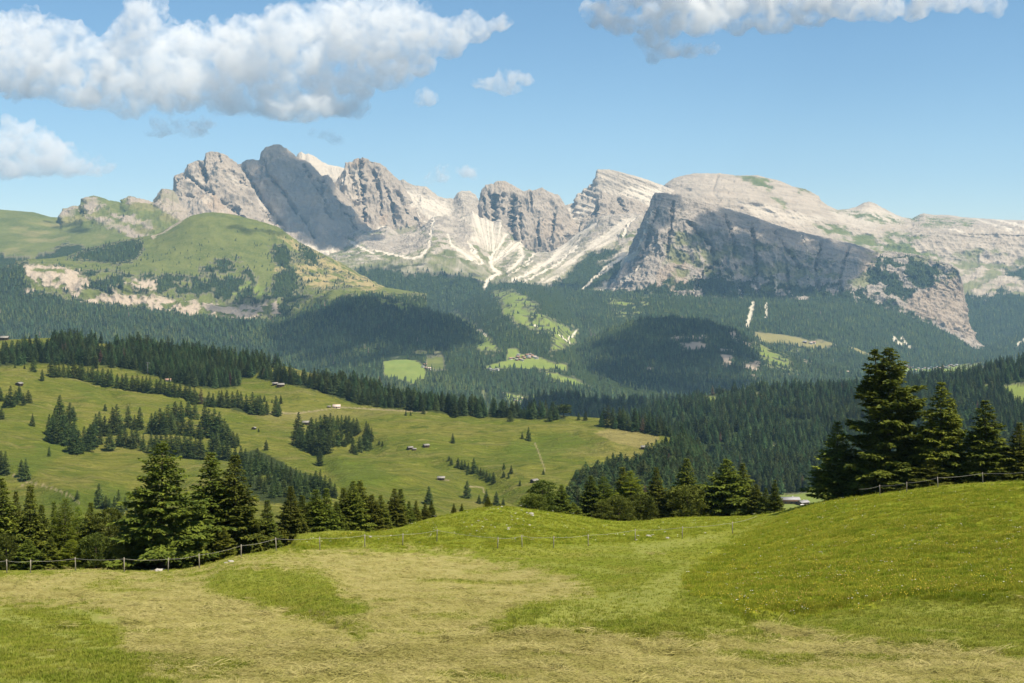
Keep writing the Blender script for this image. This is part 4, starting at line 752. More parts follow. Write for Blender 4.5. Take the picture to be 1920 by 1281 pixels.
def blobs(seed, centers, radii, per, cl, cw, upb=0.5, jit=0.5):
    rng = np.random.default_rng(seed); PP = []; DD = []
    for c, r in zip(centers, radii):
        n = max(12, int(per * r * r)); v = unit(rng.normal(0, 1, (n, 3))); v[:, 2] = np.abs(v[:, 2]) * 0.8 + v[:, 2] * 0.2
        PP.append(np.asarray(c) + v * r * rng.uniform(0.55, 1.0, (n, 1)) * np.array([1, 1, 0.8])); DD.append(v + np.array([0, 0, upb]) + rng.normal(0, jit, (n, 3)))
    P = np.concatenate(PP); D = np.concatenate(DD); L = cl * rng.uniform(0.7, 1.3, len(P))
    return kites(P, D, L, L * cw / cl, rng, 1.2)
def stone_pine(seed, H, Rm, n=60, cl=0.40, per=210):
    rng = np.random.default_rng(seed); C = []; r = []
    for i in range(n):
        h = 0.1 + 0.86 * (i + rng.random()) / n
        R0 = Rm * math.sqrt(max(0.03, 1 - ((h - 0.36) / 0.64) ** 2)) * rng.uniform(0.55, 1.0)
        a = i * 2.399 + rng.normal(0, 0.3)
        C.append((R0 * math.cos(a) * 0.85, R0 * math.sin(a) * 0.85, h * H)); r.append(Rm * rng.uniform(0.22, 0.36) * (1.1 - 0.4 * h))
    C.append((0, 0, H * 0.97)); r.append(Rm * 0.2)
    return blobs(seed + 1, C, r, per, cl, cl * 0.34)
def trunk_mesh(name, H, r, top=0.94, fork=None, lean=0.0):
    mb = MB(); zs = np.linspace(-0.6, top * H, 7)
    mb.tube([(lean * max(z, 0) + 0.05 * math.sin(z), 0.05 * math.cos(z * 1.3), z) for z in zs], [r * (1.25 if i == 0 else 1) * (1 - 0.93 * i / 6) for i in range(7)], 7)
    rng = random.Random(int(H * 100)); 
    for i in range(16):
        h = 0.05 + 0.045 * i; a = i * 2.4
        mb.tube([(lean * h * H, 0, h * H), (lean * h * H + math.cos(a) * r * 5, math.sin(a) * r * 5, h * H - r * 1.0)], [r * 0.2, r * 0.08], 4)
    if fork:
        mb.tube([(0, 0, fork[0]), (fork[1] * 0.6, 0, fork[0] + 0.8), (fork[1], 0, fork[2])], [r * 0.5, r * 0.4, 0.03], 6)
    return mb.mesh(name, smooth=True)
def merge(parts):
    V = []; Q = []; n = 0
    for v, q in parts: V.append(v); Q.append(q + n); n += len(v)
    return np.concatenate(V), np.concatenate(Q)
PROTO = {}
def proto(key, vq, mat, H, r, **kw):
    me = new_mesh(key + '_crown', vq[0], quads=vq[1]); me.materials.append(mat)
    tr = trunk_mesh(key + '_trunk', H, r, **kw); tr.materials.append(M_BARK)
    w = np.percentile(np.abs(vq[0][:, 0]), 97) * 2
    PROTO[key] = (me, tr, H, w)
fg = dict(spacing=0.36, twigs=3, cl=0.42, cw=0.17)
proto('spruce_a', conifer(1, 15, 4.4, 190, 0.40, 3, 0.52, 0.27, droop=0.55, shape=0.92, irr=0.24, start=0.12, twig_f=0.36), M_NEEDLE, 15, 0.3)
proto('spruce_b', conifer(2, 14, 2.7, 230, 0.34, 3, 0.45, 0.23, droop=0.5, shape=0.95, irr=0.24), M_NEEDLE, 14, 0.24)
proto('spruce_c', conifer(3, 13, 2.9, 200, 0.34, 3, 0.45, 0.23, droop=0.42, shape=1.1, irr=0.2), M_NEEDLE, 13, 0.22)
proto('spruce_d', conifer(4, 11, 2.0, 200, 0.28, 3, 0.38, 0.19, droop=0.35, shape=1.2, irr=0.18), M_NEEDLE, 11, 0.18)
proto('spruce_e', conifer(5, 12, 2.5, 210, 0.3, 3, 0.42, 0.21, droop=0.3, shape=1.0, irr=0.28, up0=0.22), M_NEEDLE, 12, 0.2)
v1 = conifer(6, 18, 4.6, 250, 0.42, 3, 0.60, 0.33, droop=0.5, shape=0.8, irr=0.3, start=0.05, up0=0.15, twig_f=0.36)
v2 = conifer(7, 6.5, 1.3, 60, 0.32, 3, 0.52, 0.28, droop=0.3, shape=0.9, start=0.1); v2 = (v2[0] + np.array([-1.35, 0.2, 11.2]), v2[1])
proto('spruce_forked', merge([v1, v2]), M_NEEDLE, 18, 0.38, fork=(10.5, -1.35, 17))
proto('spruce_broad', conifer(8, 10, 4.3, 170, 0.38, 3, 0.52, 0.27, droop=0.45, shape=1.05, irr=0.25, start=0.02, twig_f=0.36), M_NEEDLE, 10, 0.24)
proto('larch_a', conifer(9, 12, 2.6, 190, 0.3, 3, 0.36, 0.11, droop=0.25, shape=0.95, irr=0.3, up0=0.25, roll=0.9), M_LARCH, 12, 0.18)
proto('larch_b', conifer(10, 10, 2.2, 170, 0.3, 3, 0.34, 0.10, droop=0.2, shape=0.9, irr=0.35, up0=0.3, roll=0.9), M_LARCH, 10, 0.16)
proto('stone_pine_a', stone_pine(11, 6.5, 3.0), M_PINE, 6.5, 0.2)
proto('stone_pine_b', stone_pine(12, 7.0, 2.5, 52), M_PINE, 7.0, 0.2)
proto('stone_pine_c', stone_pine(13, 9.0, 2.8, 64), M_PINE, 9.0, 0.22)
# ---- one tree in front: an Empty with trunk and crown
def front_tree(x, top, wpx, off, key, name, label, group=None, rz=None, flip=1):
    dc = float(np.interp(x, [p[0] for p in [(-200, 114), (300, 116), (500, 126), (700, 142), (850, 160), (950, 166), (1100, 178), (1250, 188), (1400, 186), (1480, 168), (1600, 154), (1750, 148), (2110, 140)]], [114, 116, 126, 142, 160, 166, 178, 188, 186, 168, 154, 148, 140]))
    g = MEAD.at_depth(x, dc + off); d = g[1]
    h = (HOR - top) * d / F - g[2]
    cr, tr, H, w = PROTO[key]
    e = empty(name, tuple(g - np.array([0, 0, 0.15])), random.random() * 6.28 if rz is None else rz)
    sz = h / H; sx = wpx * d / F / w; sx = min(sx, sz * (1.6 if x < 1480 else 1.75)) if key.startswith('spruce') and key not in ('spruce_broad', 'spruce_a', 'spruce_forked') else sx
    e.scale = (sx * flip, sx, sz)
    a = add_obj('trunk', tr, parent=e); c = add_obj('crown', cr, parent=e)
    tag(e, label, 'tree', group)
    return e
GF = 'conifers behind the meadow fence'
FT = [  # column, top row, width, metres behind the crest, kind, object name, label
 (2, 893, 78, 9, 'spruce_b', 'spruce_tree', 'dark tall spruce cut off by the left edge of the picture'),
 (30, 918, 46, 14, 'spruce_c', 'spruce_tree', 'dark spruce second from the left edge, left of a sharper taller one'),
 (57, 907, 56, 10, 'spruce_d', 'spruce_tree', 'slim spruce with a thin sharp tip, near the left edge behind the fence'),
 (78, 942, 46, 13, 'spruce_e', 'spruce_tree', 'lower spruce tucked to the right of the thin-tipped one at far left'),
 (101, 938, 34, 22, 'spruce_d', 'spruce_tree', 'small dark spire showing just left of the yellow-green larch'),
 (122, 931, 62, 11, 'larch_a', 'larch_tree', 'yellow-green larch standing among the dark spruces at left'),
 (146, 948, 46, 13, 'larch_b', 'larch_tree', 'shorter yellow-green larch close to the right of the taller larch'),
 (170, 939, 50, 12, 'spruce_c', 'spruce_tree', 'dark blunt spruce right of the two yellow-green larches'),
 (203, 953, 74, 12, 'stone_pine_c', 'stone_pine', 'dark rounded stone pine between the larches and the biggest left spruce'),
 (243, 965, 52, 20, 'stone_pine_b', 'stone_pine', 'rounded pine half hidden left of the biggest left spruce'),
 (12, 1000, 56, 4, 'stone_pine_b', 'stone_pine', 'low bushy pine under the tall spruces at the left edge'),
 (52, 1008, 60, 4, 'spruce_broad', 'spruce_tree', 'low broad spruce below the thin-tipped spruce at left'),
 (95, 1003, 50, 4, 'spruce_e', 'spruce_tree', 'low brownish young spruce under the yellow-green larch'),
 (135, 1008, 52, 4, 'larch_b', 'larch_tree', 'low light green larch just behind the left fence'),
 (180, 1000, 62, 4, 'stone_pine_a', 'stone_pine', 'low dense pine bush behind the fence, left of the biggest left spruce'),
 (222, 1012, 50, 4, 'stone_pine_c', 'stone_pine', 'low dark pine touching the left skirt of the biggest left spruce'),
 (304, 824, 150, 5, 'spruce_a', 'spruce_tree', 'biggest spruce on the left, with tiered drooping boughs and a bare lower trunk'),
 (396, 845, 108, 9, 'spruce_b', 'spruce_tree', 'tall dark spruce right of the biggest left spruce, left one of a pair'),
 (440, 850, 104, 7, 'spruce_c', 'spruce_tree', 'tall even-sided spruce, right one of the pair beside the biggest left spruce'),
 (350, 985, 70, 5, 'spruce_broad', 'spruce_tree', 'low spruce between the biggest left spruce and the pair beside it'),
 (270, 1010, 60, 7, 'spruce_broad', 'spruce_tree', 'low spruce behind the bare trunk of the biggest left spruce'),
 (420, 985, 62, 4, 'spruce_e', 'spruce_tree', 'low spruce at the foot of the tall pair'),
 (472, 960, 48, 5, 'spruce_e', 'spruce_tree', 'low spruce right of the tall pair, just behind the rising fence'),
 (501, 935, 50, 6, 'spruce_d', 'spruce_tree', 'slim pointed spruce standing apart between the tall pair and the row to the right'),
 (545, 909, 56, 6, 'spruce_c', 'spruce_tree', 'leftmost spruce of the dense row behind the fence corner'),
 (567, 925, 50, 8, 'spruce_e', 'spruce_tree', 'second spruce from the left of the dense row, brownish'),
 (592, 914, 56, 7, 'spruce_e', 'spruce_tree', 'blunt spruce in the left half of the dense row'),
 (612, 913, 46, 6, 'spruce_d', 'spruce_tree', 'narrow spruce in the middle of the dense row'),
 (630, 938, 46, 6, 'spruce_c', 'spruce_tree', 'shorter spruce filling the middle of the dense row'),
 (644, 912, 56, 7, 'spruce_d', 'spruce_tree', 'thin-tipped spruce just left of the two tallest in the dense row'),
 (662, 899, 62, 6, 'spruce_c', 'spruce_tree', 'left one of the two tallest spruces in the dense row'),
 (675, 898, 66, 8, 'spruce_b', 'spruce_tree', 'right one of the two tallest spruces in the dense row'),
 (697, 924, 54, 6, 'spruce_e', 'spruce_tree', 'spruce with wide boughs right of the two tallest in the dense row'),
 (714, 926, 56, 5, 'spruce_c', 'spruce_tree', 'brownish spruce at the right end of the dense row'),
 (740, 914, 48, 6, 'spruce_c', 'spruce_tree', 'left spruce of the twin pair right of the dense row'),
 (751, 914, 50, 8, 'spruce_d', 'spruce_tree', 'right spruce of the twin pair right of the dense row'),
 (767, 937, 32, 7, 'spruce_d', 'spruce_tree', 'small spruce leaning on the right of the twin pair'),
 (780, 936, 24, 8, 'spruce_d', 'spruce_tree', 'thin little spruce between the twin pair and the knoll'),
 (797, 941, 24, 9, 'spruce_c', 'spruce_tree', 'short spruce on the left shoulder of the stony knoll, left of another'),
 (809, 936, 26, 9, 'spruce_d', 'spruce_tree', 'short spruce on the left shoulder of the stony knoll, right of another'),
 (851, 942, 13, 7, 'spruce_d', 'spruce_tree', 'tiny young spruce left of another on the crest of the stony knoll'),
 (866, 942, 10, 7, 'spruce_d', 'spruce_tree', 'thinnest tiny spruce on the crest of the stony knoll'),
 (915, 928, 24, 8, 'spruce_e', 'spruce_tree', 'small bright spruce just behind the top of the stony knoll'),
 (1017, 900, 60, 10, 'stone_pine_c', 'stone_pine', 'dark bushy pine right of the stony knoll'),
 (1000, 925, 44, 8, 'stone_pine_a', 'stone_pine', 'low pine at the left foot of the dark bushy pine by the knoll'),
 (1053, 906, 46, 9, 'spruce_e', 'spruce_tree', 'ragged spruce with uneven boughs right of the dark bushy pine'),
 (1075, 940, 34, 8, 'spruce_broad', 'spruce_tree', 'low spruce right of the ragged spruce in the dip'),
 (1108, 889, 44, 8, 'spruce_e', 'spruce_tree', 'brownish narrow spruce at the left of the central clump'),
 (1132, 891, 54, 9, 'larch_a', 'larch_tree', 'light green larch left of centre in the central clump'),
 (1167, 874, 50, 12, 'spruce_d', 'spruce_tree', 'tall thin-topped spruce in the central clump'),
 (1182, 880, 66, 9, 'larch_a', 'larch_tree', 'light green larch right behind the round pines of the central clump'),
 (1160, 929, 54, 5, 'stone_pine_a', 'stone_pine', 'round stone pine in front of the central clump, left one'),
 (1200, 927, 56, 5, 'stone_pine_a', 'stone_pine', 'round stone pine in front of the central clump, right one'),
 (1128, 940, 46, 5, 'stone_pine_b', 'stone_pine', 'low pine in front of the light green larch of the central clump'),
 (1230, 874, 50, 7, 'spruce_c', 'spruce_tree', 'single narrow spruce right of the central clump'),
 (1287, 858, 64, 11, 'spruce_c', 'spruce_tree', 'spruce rising behind the big round stone pine'),
 (1290, 911, 84, 5, 'stone_pine_a', 'stone_pine', 'big round light-topped stone pine on the grass edge right of centre'),
 (1363, 859, 104, 7, 'spruce_broad', 'spruce_tree', 'big broad spruce right of the big round stone pine'),
 (1393, 867, 84, 12, 'spruce_c', 'spruce_tree', 'spruce whose pointed top shows right behind the big broad spruce'),
 (1336, 908, 44, 9, 'spruce_e', 'spruce_tree', 'reddish small spruce at the left side of the big broad spruce'),
 (1418, 905, 50, 7, 'spruce_e', 'spruce_tree', 'lower spruce on the right side of the big broad spruce'),
 (1436, 913, 38, 7, 'spruce_c', 'spruce_tree', 'small spruce between the big broad spruce and the thin one by the lodge'),
 (1453, 898, 28, 8, 'spruce_d', 'spruce_tree', 'thin pointed spruce just left of the mountain lodge'),
 (1570, 788, 112, 3, 'spruce_c', 'spruce_tree', 'spruce on the left side of the right-hand group, leaning outward low'),
 (1667, 650, 140, 7, 'spruce_forked', 'spruce_tree', 'tallest tree in view, a fork-topped spruce on the right'),
 (1630, 872, 80, 4, 'spruce_broad', 'spruce_tree', 'low spruce under the left boughs of the fork-topped spruce'),
 (1700, 865, 86, 4, 'spruce_broad', 'spruce_tree', 'low spruce under the right boughs of the fork-topped spruce'),
 (1765, 714, 96, 7, 'spruce_b', 'spruce_tree', 'second tallest spruce right of the fork-topped one'),
 (1785, 742, 60, 9, 'spruce_e', 'spruce_tree', 'yellowish spruce close behind the second tallest on the right'),
 (1745, 862, 80, 4, 'spruce_broad', 'spruce_tree', 'low spruce between the fork-topped and the second tallest spruce'),
 (1815, 868, 76, 4, 'spruce_e', 'spruce_tree', 'low young spruce left under the slim spruce at far right'),
 (1848, 748, 92, 6, 'spruce_b', 'spruce_tree', 'slim spruce standing between the second tallest and the right edge'),
 (1872, 850, 66, 5, 'spruce_broad', 'spruce_tree', 'low spruce right under the slim spruce at far right'),
 (1912, 790, 92, 6, 'spruce_c', 'spruce_tree', 'dark spruce cut off by the right edge of the picture'),
]
for i, (x, top, w, off, key, nm, lb) in enumerate(FT):
    g = {'spruce_tree': 'spruces behind the meadow', 'larch_tree': 'larches behind the meadow', 'stone_pine': 'stone pines behind the meadow'}[nm]
    front_tree(x, top, w, off, key, nm, lb, g, rz=(0.0 if key == 'spruce_forked' else None))
# ------------------------------------------------------------------ trees on the pasture: one mesh each, bark and needles
def mid_proto(key, vq, H, mat, core=0.55, coreR=1.2):
    mb = MB(); mb.tube([(0, 0, -0.8), (0, 0, H * 0.5), (0, 0, H * 0.93)], [0.28, 0.2, 0.04], 6)
    tv = np.concatenate(mb.v); nt0 = len(tv)
    V = np.concatenate([tv, vq[0]]); nq = len(mb.q); Q = np.concatenate([np.array(mb.q), vq[1] + nt0])
    idx = np.concatenate([np.zeros(nq, int), np.ones(len(vq[1]), int), np.zeros(len(mb.t), int)])
    me = new_mesh(key, V, quads=Q, tris=mb.t, mat_idx=idx)
    me.materials.append(M_BARK); me.materials.append(mat)
    return (me, H, np.percentile(np.abs(vq[0][:, 0]), 97) * 2)
MID = []
for i, (R0, sh, dr, ir) in enumerate([(3.8, 1.0, 0.45, 0.16), (3.4, 1.1, 0.4, 0.14), (4.4, 0.95, 0.5, 0.18), (3.2, 0.9, 0.4, 0.16), (4.0, 0.85, 0.45, 0.2)]):
    MID.append(mid_proto('spruce', conifer(40 + i, 18, R0, 120, 0.8, 2, 0.95, 0.46, droop=dr, shape=sh, irr=ir, start=0.04, per=2), 18, M_NEEDLE2))
MID_DEAD = mid_proto('dead_spruce', conifer(60, 18, 3.0, 100, 0.8, 2, 0.8, 0.3, droop=0.4, shape=0.8, start=0.04, per=2), 18, M_DEAD)
rngb = np.random.default_rng(5); cc = [(0, 0, 6)] + [(3.6 * math.cos(a) * f, 3.6 * math.sin(a) * f, z) for a, f, z in zip(np.arange(22) * 2.4, rngb.uniform(0.4, 1, 22), rngb.uniform(3, 9.5, 22))]
MID_ROUND = mid_proto('round_tree', blobs(61, cc, [3.0] + list(rngb.uniform(1.6, 2.6, 22)), 14, 0.9, 0.6), 11, M_LEAF)
def mid_tree(x, yb, h, label, group, pr=None, w=None, name='spruce_tree'):
    g = PAST.find(x, yb); me, H, W = pr or MID[random.randrange(len(MID))]
    o = bpy.data.objects.new(name, me); COL.objects.link(o)
    s = h * g[1] / F / H; sx = s * random.uniform(1.0, 1.35) if w is None else w * g[1] / F / W
    o.location = tuple(g - np.array([0, 0, 0.3])); o.scale = (sx, sx, s); o.rotation_euler = (0, 0, random.random() * 6.28)
    tag(o, label, 'tree', group); return o
LONE = [
 (79, 714, 22, 'round bushy spruce alone just below the tree row at upper left'), (63, 697, 30, 'broad spruce at the left start of the tree row on the upper left pasture'),
 (28, 690, 9, 'tiny yellowish sapling beside the wood edge at far left'), (46, 692, 10, 'tiny reddish sapling between the wood edge and the broad spruce at upper left'),
 (61, 799, 25, 'single small pointed spruce on open grass left of the biggest left grove'), (92, 856, 20, 'single blunt dark spruce below the biggest left grove'),
 (197, 771, 15, 'single tiny spruce on open grass above the left grove'), (499, 844, 20, 'single cone-shaped spruce left of the copse in the middle pasture'),
 (485, 810, 8, 'tiny spruce just right of the dark-fronted barn'), (600, 873, 33, 'single spruce standing in front of the copse on the gully edge'),
 (761, 779, 12, 'small round spruce below the wood edge, left of a tinier one'), (770, 779, 8, 'tinier spruce right of the small round one below the wood edge'),
 (794, 776, 15, 'dark spruce stepping out of the wood edge above the two small ones'), (854, 782, 26, 'spruce stepping out of the wood edge above the lone dark tree'),
 (849, 831, 20, 'lone dark tree in the middle of the open pasture'), (957, 791, 23, 'dark spruce standing out of the wood edge at the pasture crest, left'),
 (1031, 790, 24, 'dark spruce standing out of the wood edge left of the round tree'), (1085, 788, 15, 'small dark tree right of the round broadleaf tree on the crest'),
 (1098, 788, 18, 'thin pale tree on the pasture crest right of the small dark one'), (1127, 799, 24, 'greyish thin spruce on the pasture crest above the mown field'),
 (979, 823, 15, 'smaller spruce of the pair in the middle of the right pasture'), (991, 827, 27, 'bigger spruce of the pair in the middle of the right pasture'),
 (1019, 890, 11, 'tiny spruce at the lower end of the thin trail'), (1079, 905, 24, 'single spruce at the bottom right of the pasture'),
 (876, 891, 12, 'small spruce standing just below the descending row'), (876, 934, 34, 'tall spruce alone on the slope below the barn with a bare yard'),
 (804, 945, 34, 'narrow spruce on the slope left below the barn with a bare yard'), (975, 911, 13, 'small spruce left of the tilted-roof barn'),
 (145, 936, 18, 'small spruce at the end of the pale trail at left'), (711, 834, 11, 'left one of two tiny spruces on the ridge right of the copse'), (717, 836, 10, 'right one of two tiny spruces on the ridge right of the copse'),
 (3, 786, 24, 'dark spruce at the left picture edge above the pale trail'), (560, 822, 50, 'tallest spruce of the copse, at its left end above the grass gap'),
]
for x, y, h, lb in LONE: mid_tree(x, y, h, lb, 'single spruces on the pasture')
mid_tree(377, 757, 30, 'dead reddish-brown spruce in the tree row', 'single spruces on the pasture', MID_DEAD)
mid_tree(1057, 782, 25, 'round broadleaf tree on the pasture crest', None, MID_ROUND, 32, 'broadleaf_tree')
GROVES = [
 ('dark spruce in the clump below the small barn at far left', 'spruces below the far left barn', [(12, 764, 26), (19, 763, 40), (29, 758, 28), (43, 760, 23), (52, 756, 26), (38, 752, 31), (34, 750, 26), (0, 752, 28)]),
 ('dark spruce in the biggest left grove on the pasture', 'spruces of the biggest left grove', [(92, 817, 42), (113, 800, 58), (103, 808, 46), (131, 786, 32), (137, 789, 28), (98, 829, 52), (107, 833, 55), (118, 834, 55), (125, 831, 50), (129, 820, 48), (140, 825, 40), (137, 851, 50), (148, 849, 44), (157, 846, 50), (165, 846, 44), (174, 836, 46), (169, 838, 42), (180, 815, 40), (187, 815, 45), (197, 818, 40), (188, 833, 32), (206, 844, 42), (210, 814, 50), (219, 812, 56), (225, 838, 40), (235, 840, 42), (241, 802, 40), (252, 806, 30), (262, 806, 42), (247, 842, 40), (257, 840, 38), (268, 845, 34)]),
 ('dark spruce in the pair at the lower left pasture edge', 'spruce pair at the lower left', [(40, 892, 32), (48, 901, 44)]),
 ('dark spruce in the small group at the left picture edge beside the pale trail', 'spruces beside the pale trail', [(2, 888, 46), (11, 890, 46)]),
 ('dark spruce in the grove behind the tops of the tall pair of trees', 'spruces of the central left grove', [(283, 812, 40), (292, 812, 42), (300, 814, 50), (308, 815, 44), (315, 812, 55), (322, 813, 40), (328, 787, 36), (340, 792, 42), (354, 781, 32), (366, 786, 32), (333, 810, 30), (343, 815, 36), (356, 816, 40), (321, 853, 45), (330, 856, 46), (337, 856, 42), (346, 859, 46), (357, 860, 45), (366, 861, 42), (375, 861, 45), (283, 849, 40), (292, 852, 38), (302, 851, 42), (312, 852, 44), (374, 822, 32), (383, 802, 50), (392, 818, 52), (402, 820, 55), (412, 823, 52), (420, 830, 46), (428, 834, 40), (408, 838, 36), (444, 837, 27), (437, 840, 32), (398, 849, 42), (406, 852, 42), (416, 861, 40), (426, 864, 42)]),
 ('dark spruce in the clump left of the twin barns meadow', 'spruces left of the upper meadow', [(452, 765, 30), (462, 770, 34), (473, 776, 44), (483, 778, 36), (490, 778, 30), (501, 777, 26), (495, 754, 14), (488, 753, 14), (510, 756, 9), (518, 780, 38), (527, 757, 17), (524, 779, 28)]),
 ('dark spruce in the copse in the middle of the pasture', 'spruces of the middle copse', [(553, 834, 30), (562, 840, 42), (568, 843, 34), (576, 842, 42), (584, 828, 46), (592, 812, 30), (600, 832, 52), (608, 836, 58), (614, 832, 54), (619, 816, 42), (580, 848, 44), (590, 851, 42), (599, 849, 44), (607, 846, 44), (613, 850, 38), (623, 838, 40), (631, 836, 42), (638, 835, 38), (626, 806, 28), (634, 804, 27), (641, 804, 26), (648, 804, 26), (655, 808, 30), (663, 812, 30), (670, 815, 32), (650, 832, 30), (658, 831, 28), (647, 838, 20), (686, 822, 35), (691, 826, 32), (697, 828, 26), (662, 850, 30), (668, 853, 20), (675, 848, 32), (683, 844, 34), (690, 843, 30), (584, 818, 34)]),
 ('dark spruce in the row running down the fold of the right pasture', 'spruces of the descending row', [(842, 864, 11), (847, 872, 15), (858, 876, 18), (866, 879, 17), (871, 881, 20), (878, 884, 18), (889, 888, 32), (895, 890, 18), (901, 893, 17), (907, 896, 19), (913, 899, 20), (919, 902, 18), (926, 907, 22)]),
 ('dark spruce in the group of four on the right pasture', 'group of four spruces on the right pasture', [(945, 881, 14), (959, 888, 18), (945, 895, 13), (954, 897, 12)]),
 ('dark spruce in the group just above the crest of the stony knoll', 'spruces above the stony knoll', [(898, 944, 19), (911, 945, 30), (931, 947, 27), (943, 948, 16)]),
 ('bluish spruce in the clump just left of the biggest left spruce, beyond the fence trees', 'bluish spruces behind the left fence trees', [(185, 953, 50), (198, 955, 28), (206, 955, 22), (222, 966, 48), (234, 957, 28), (215, 960, 30)]),
 ('dark spruce in the wood that runs down the gully below the copse', 'spruces of the gully wood', [(442, 870, 36), (452, 872, 38), (461, 878, 40), (470, 884, 40), (482, 872, 34), (480, 892, 42), (491, 884, 34), (500, 890, 34), (510, 890, 32), (519, 896, 34), (528, 900, 34), (537, 905, 36), (546, 910, 36), (555, 913, 36), (564, 916, 36), (573, 918, 36), (582, 920, 34), (592, 922, 40), (600, 922, 42), (610, 926, 36), (619, 930, 34), (627, 934, 30), (486, 918, 36), (497, 925, 34), (510, 934, 32), (520, 930, 34), (532, 925, 36), (545, 932, 34), (470, 908, 36), (458, 900, 36), (503, 908, 28), (516, 914, 30), (560, 930, 34), (576, 934, 34)]),
 ('greyish green spruce at the right foot of the pasture behind the central clump', 'spruces at the right foot of the pasture', [(1103, 905, 20), (1112, 903, 22), (1126, 905, 26), (1133, 906, 26), (1147, 902, 24), (1156, 903, 22), (1166, 900, 24), (1176, 898, 26), (1186, 895, 26), (1196, 893, 28), (1206, 890, 30), (1216, 886, 30), (1226, 880, 32), (1236, 874, 32), (1246, 868, 34), (1085, 930, 20), (1096, 925, 22)]),
]
for lb, grp, pts in GROVES:
    for x, y, h in pts: mid_tree(x + random.uniform(-1, 1), y, h * random.uniform(0.94, 1.04), lb, grp)
ROW = [(92, 706), (130, 708), (160, 714), (205, 724), (240, 731), (290, 737), (345, 746), (365, 757), (395, 763), (422, 764), (447, 765)]
for x in np.arange(94, 448, 9.0):
    if 371 < x < 383: continue
    x2 = x + random.uniform(-2.5, 2.5); y = float(np.interp(x2, [p[0] for p in ROW], [p[1] for p in ROW]))
    mid_tree(x2, y + random.uniform(-2, 1), random.uniform(26, 34), 'dark spruce in the long row across the upper left pasture', 'spruces of the long row')
# ------------------------------------------------------------------ woods too big to count: scattered copies of low trees
def far_proto(seed, H, R0, tiers, mat):
    rng = np.random.default_rng(seed); V = []; T = []; n = 0
    for k in range(tiers):
        z0 = H * (0.04 + 0.86 * k / tiers); z1 = z0 + H * (0.86 / tiers) * 2.1; z1 = min(z1, H); r = R0 * (1 - k / (tiers + 0.3)) ** 0.9
        m = 7; a = np.arange(m) / m * 6.283 + rng.random() * 6; rr = r * rng.uniform(0.65, 1.2, m); zz = z0 + rng.normal(0, H * 0.02, m)
        V += [(x, y, z) for x, y, z in zip(rr * np.cos(a), rr * np.sin(a), zz)] + [(rng.normal(0, 0.1), rng.normal(0, 0.1), z1)]
        T += [(n + i, n + (i + 1) % m, n + m) for i in range(m)]; n += m + 1
    me = new_mesh('far_tree', V, tris=T); me.materials.append(mat); return me
M_FAR = foliage_mat('forest_conifers', (0.016, 0.034, 0.016), (0.040, 0.064, 0.024), (0.085, 0.10, 0.035), sc=0.25, trans=0, var=(0.55, 1.7), hue=0.025)
M_FARL = foliage_mat('forest_larches', (0.06, 0.085, 0.022), (0.09, 0.115, 0.032), (0.13, 0.14, 0.05), sc=0.25, trans=0)
M_FARD = foliage_mat('forest_dead_trees', (0.14, 0.10, 0.08), (0.2, 0.15, 0.12), (0.25, 0.2, 0.16), sc=0.25, trans=0)
PCOL = bpy.data.collections.new('wood_tree_kinds')
for i in range(9):
    me = far_proto(300 + i, 18, [3.2, 2.8, 3.6, 3.0, 2.6, 3.4, 3.2, 3.0, 2.4][i], [5, 6, 5, 6, 7, 5, 6, 5, 6][i], ([M_FAR] * 6 + [M_FARL] * 2 + [M_FARD])[i])
    PCOL.objects.link(bpy.data.objects.new('wood_tree_%d' % i, me))
NCOL = bpy.data.collections.new('near_wood_tree_kinds')
for i in range(7):
    if i < 5: me = MID[i][0].copy(); me.materials[1] = M_NEEDLE3
    elif i == 5: me = mid_proto('wood_larch', conifer(70, 18, 3.4, 90, 0.9, 2, 0.95, 0.42, droop=0.25, shape=0.7, irr=0.25, per=2, up0=0.2), 18, M_FARL)[0]
    else: me = MID_DEAD[0]
    NCOL.objects.link(bpy.data.objects.new('near_tree_%d' % i, me))
def scatter_group(col):
    ng = bpy.data.node_groups.new('scatter_' + col.name, 'GeometryNodeTree')
    ng.interface.new_socket('Geometry', in_out='INPUT', socket_type='NodeSocketGeometry'); ng.interface.new_socket('Geometry', in_out='OUTPUT', socket_type='NodeSocketGeometry')
    gi = ng.nodes.new('NodeGroupInput'); go = ng.nodes.new('NodeGroupOutput'); ip = ng.nodes.new('GeometryNodeInstanceOnPoints'); ci = ng.nodes.new('GeometryNodeCollectionInfo')
    ci.inputs['Collection'].default_value = col; ci.inputs['Separate Children'].default_value = True; ci.inputs['Reset Children'].default_value = True
    def na(nm, tp):
        n = ng.nodes.new('GeometryNodeInputNamedAttribute'); n.data_type = tp; n.inputs['Name'].default_value = nm; return n.outputs['Attribute']
    L = ng.links.new
    L(gi.outputs[0], ip.inputs['Points']); L(ci.outputs[0], ip.inputs['Instance']); ip.inputs['Pick Instance'].default_value = True
    L(na('kind_id', 'INT'), ip.inputs['Instance Index']); L(na('scl', 'FLOAT_VECTOR'), ip.inputs['Scale'])
    er = ng.nodes.new('FunctionNodeEulerToRotation'); L(na('rot', 'FLOAT_VECTOR'), er.inputs[0]); L(er.outputs[0], ip.inputs['Rotation'])
    L(ip.outputs[0], go.inputs[0]); return ng
SG = {}
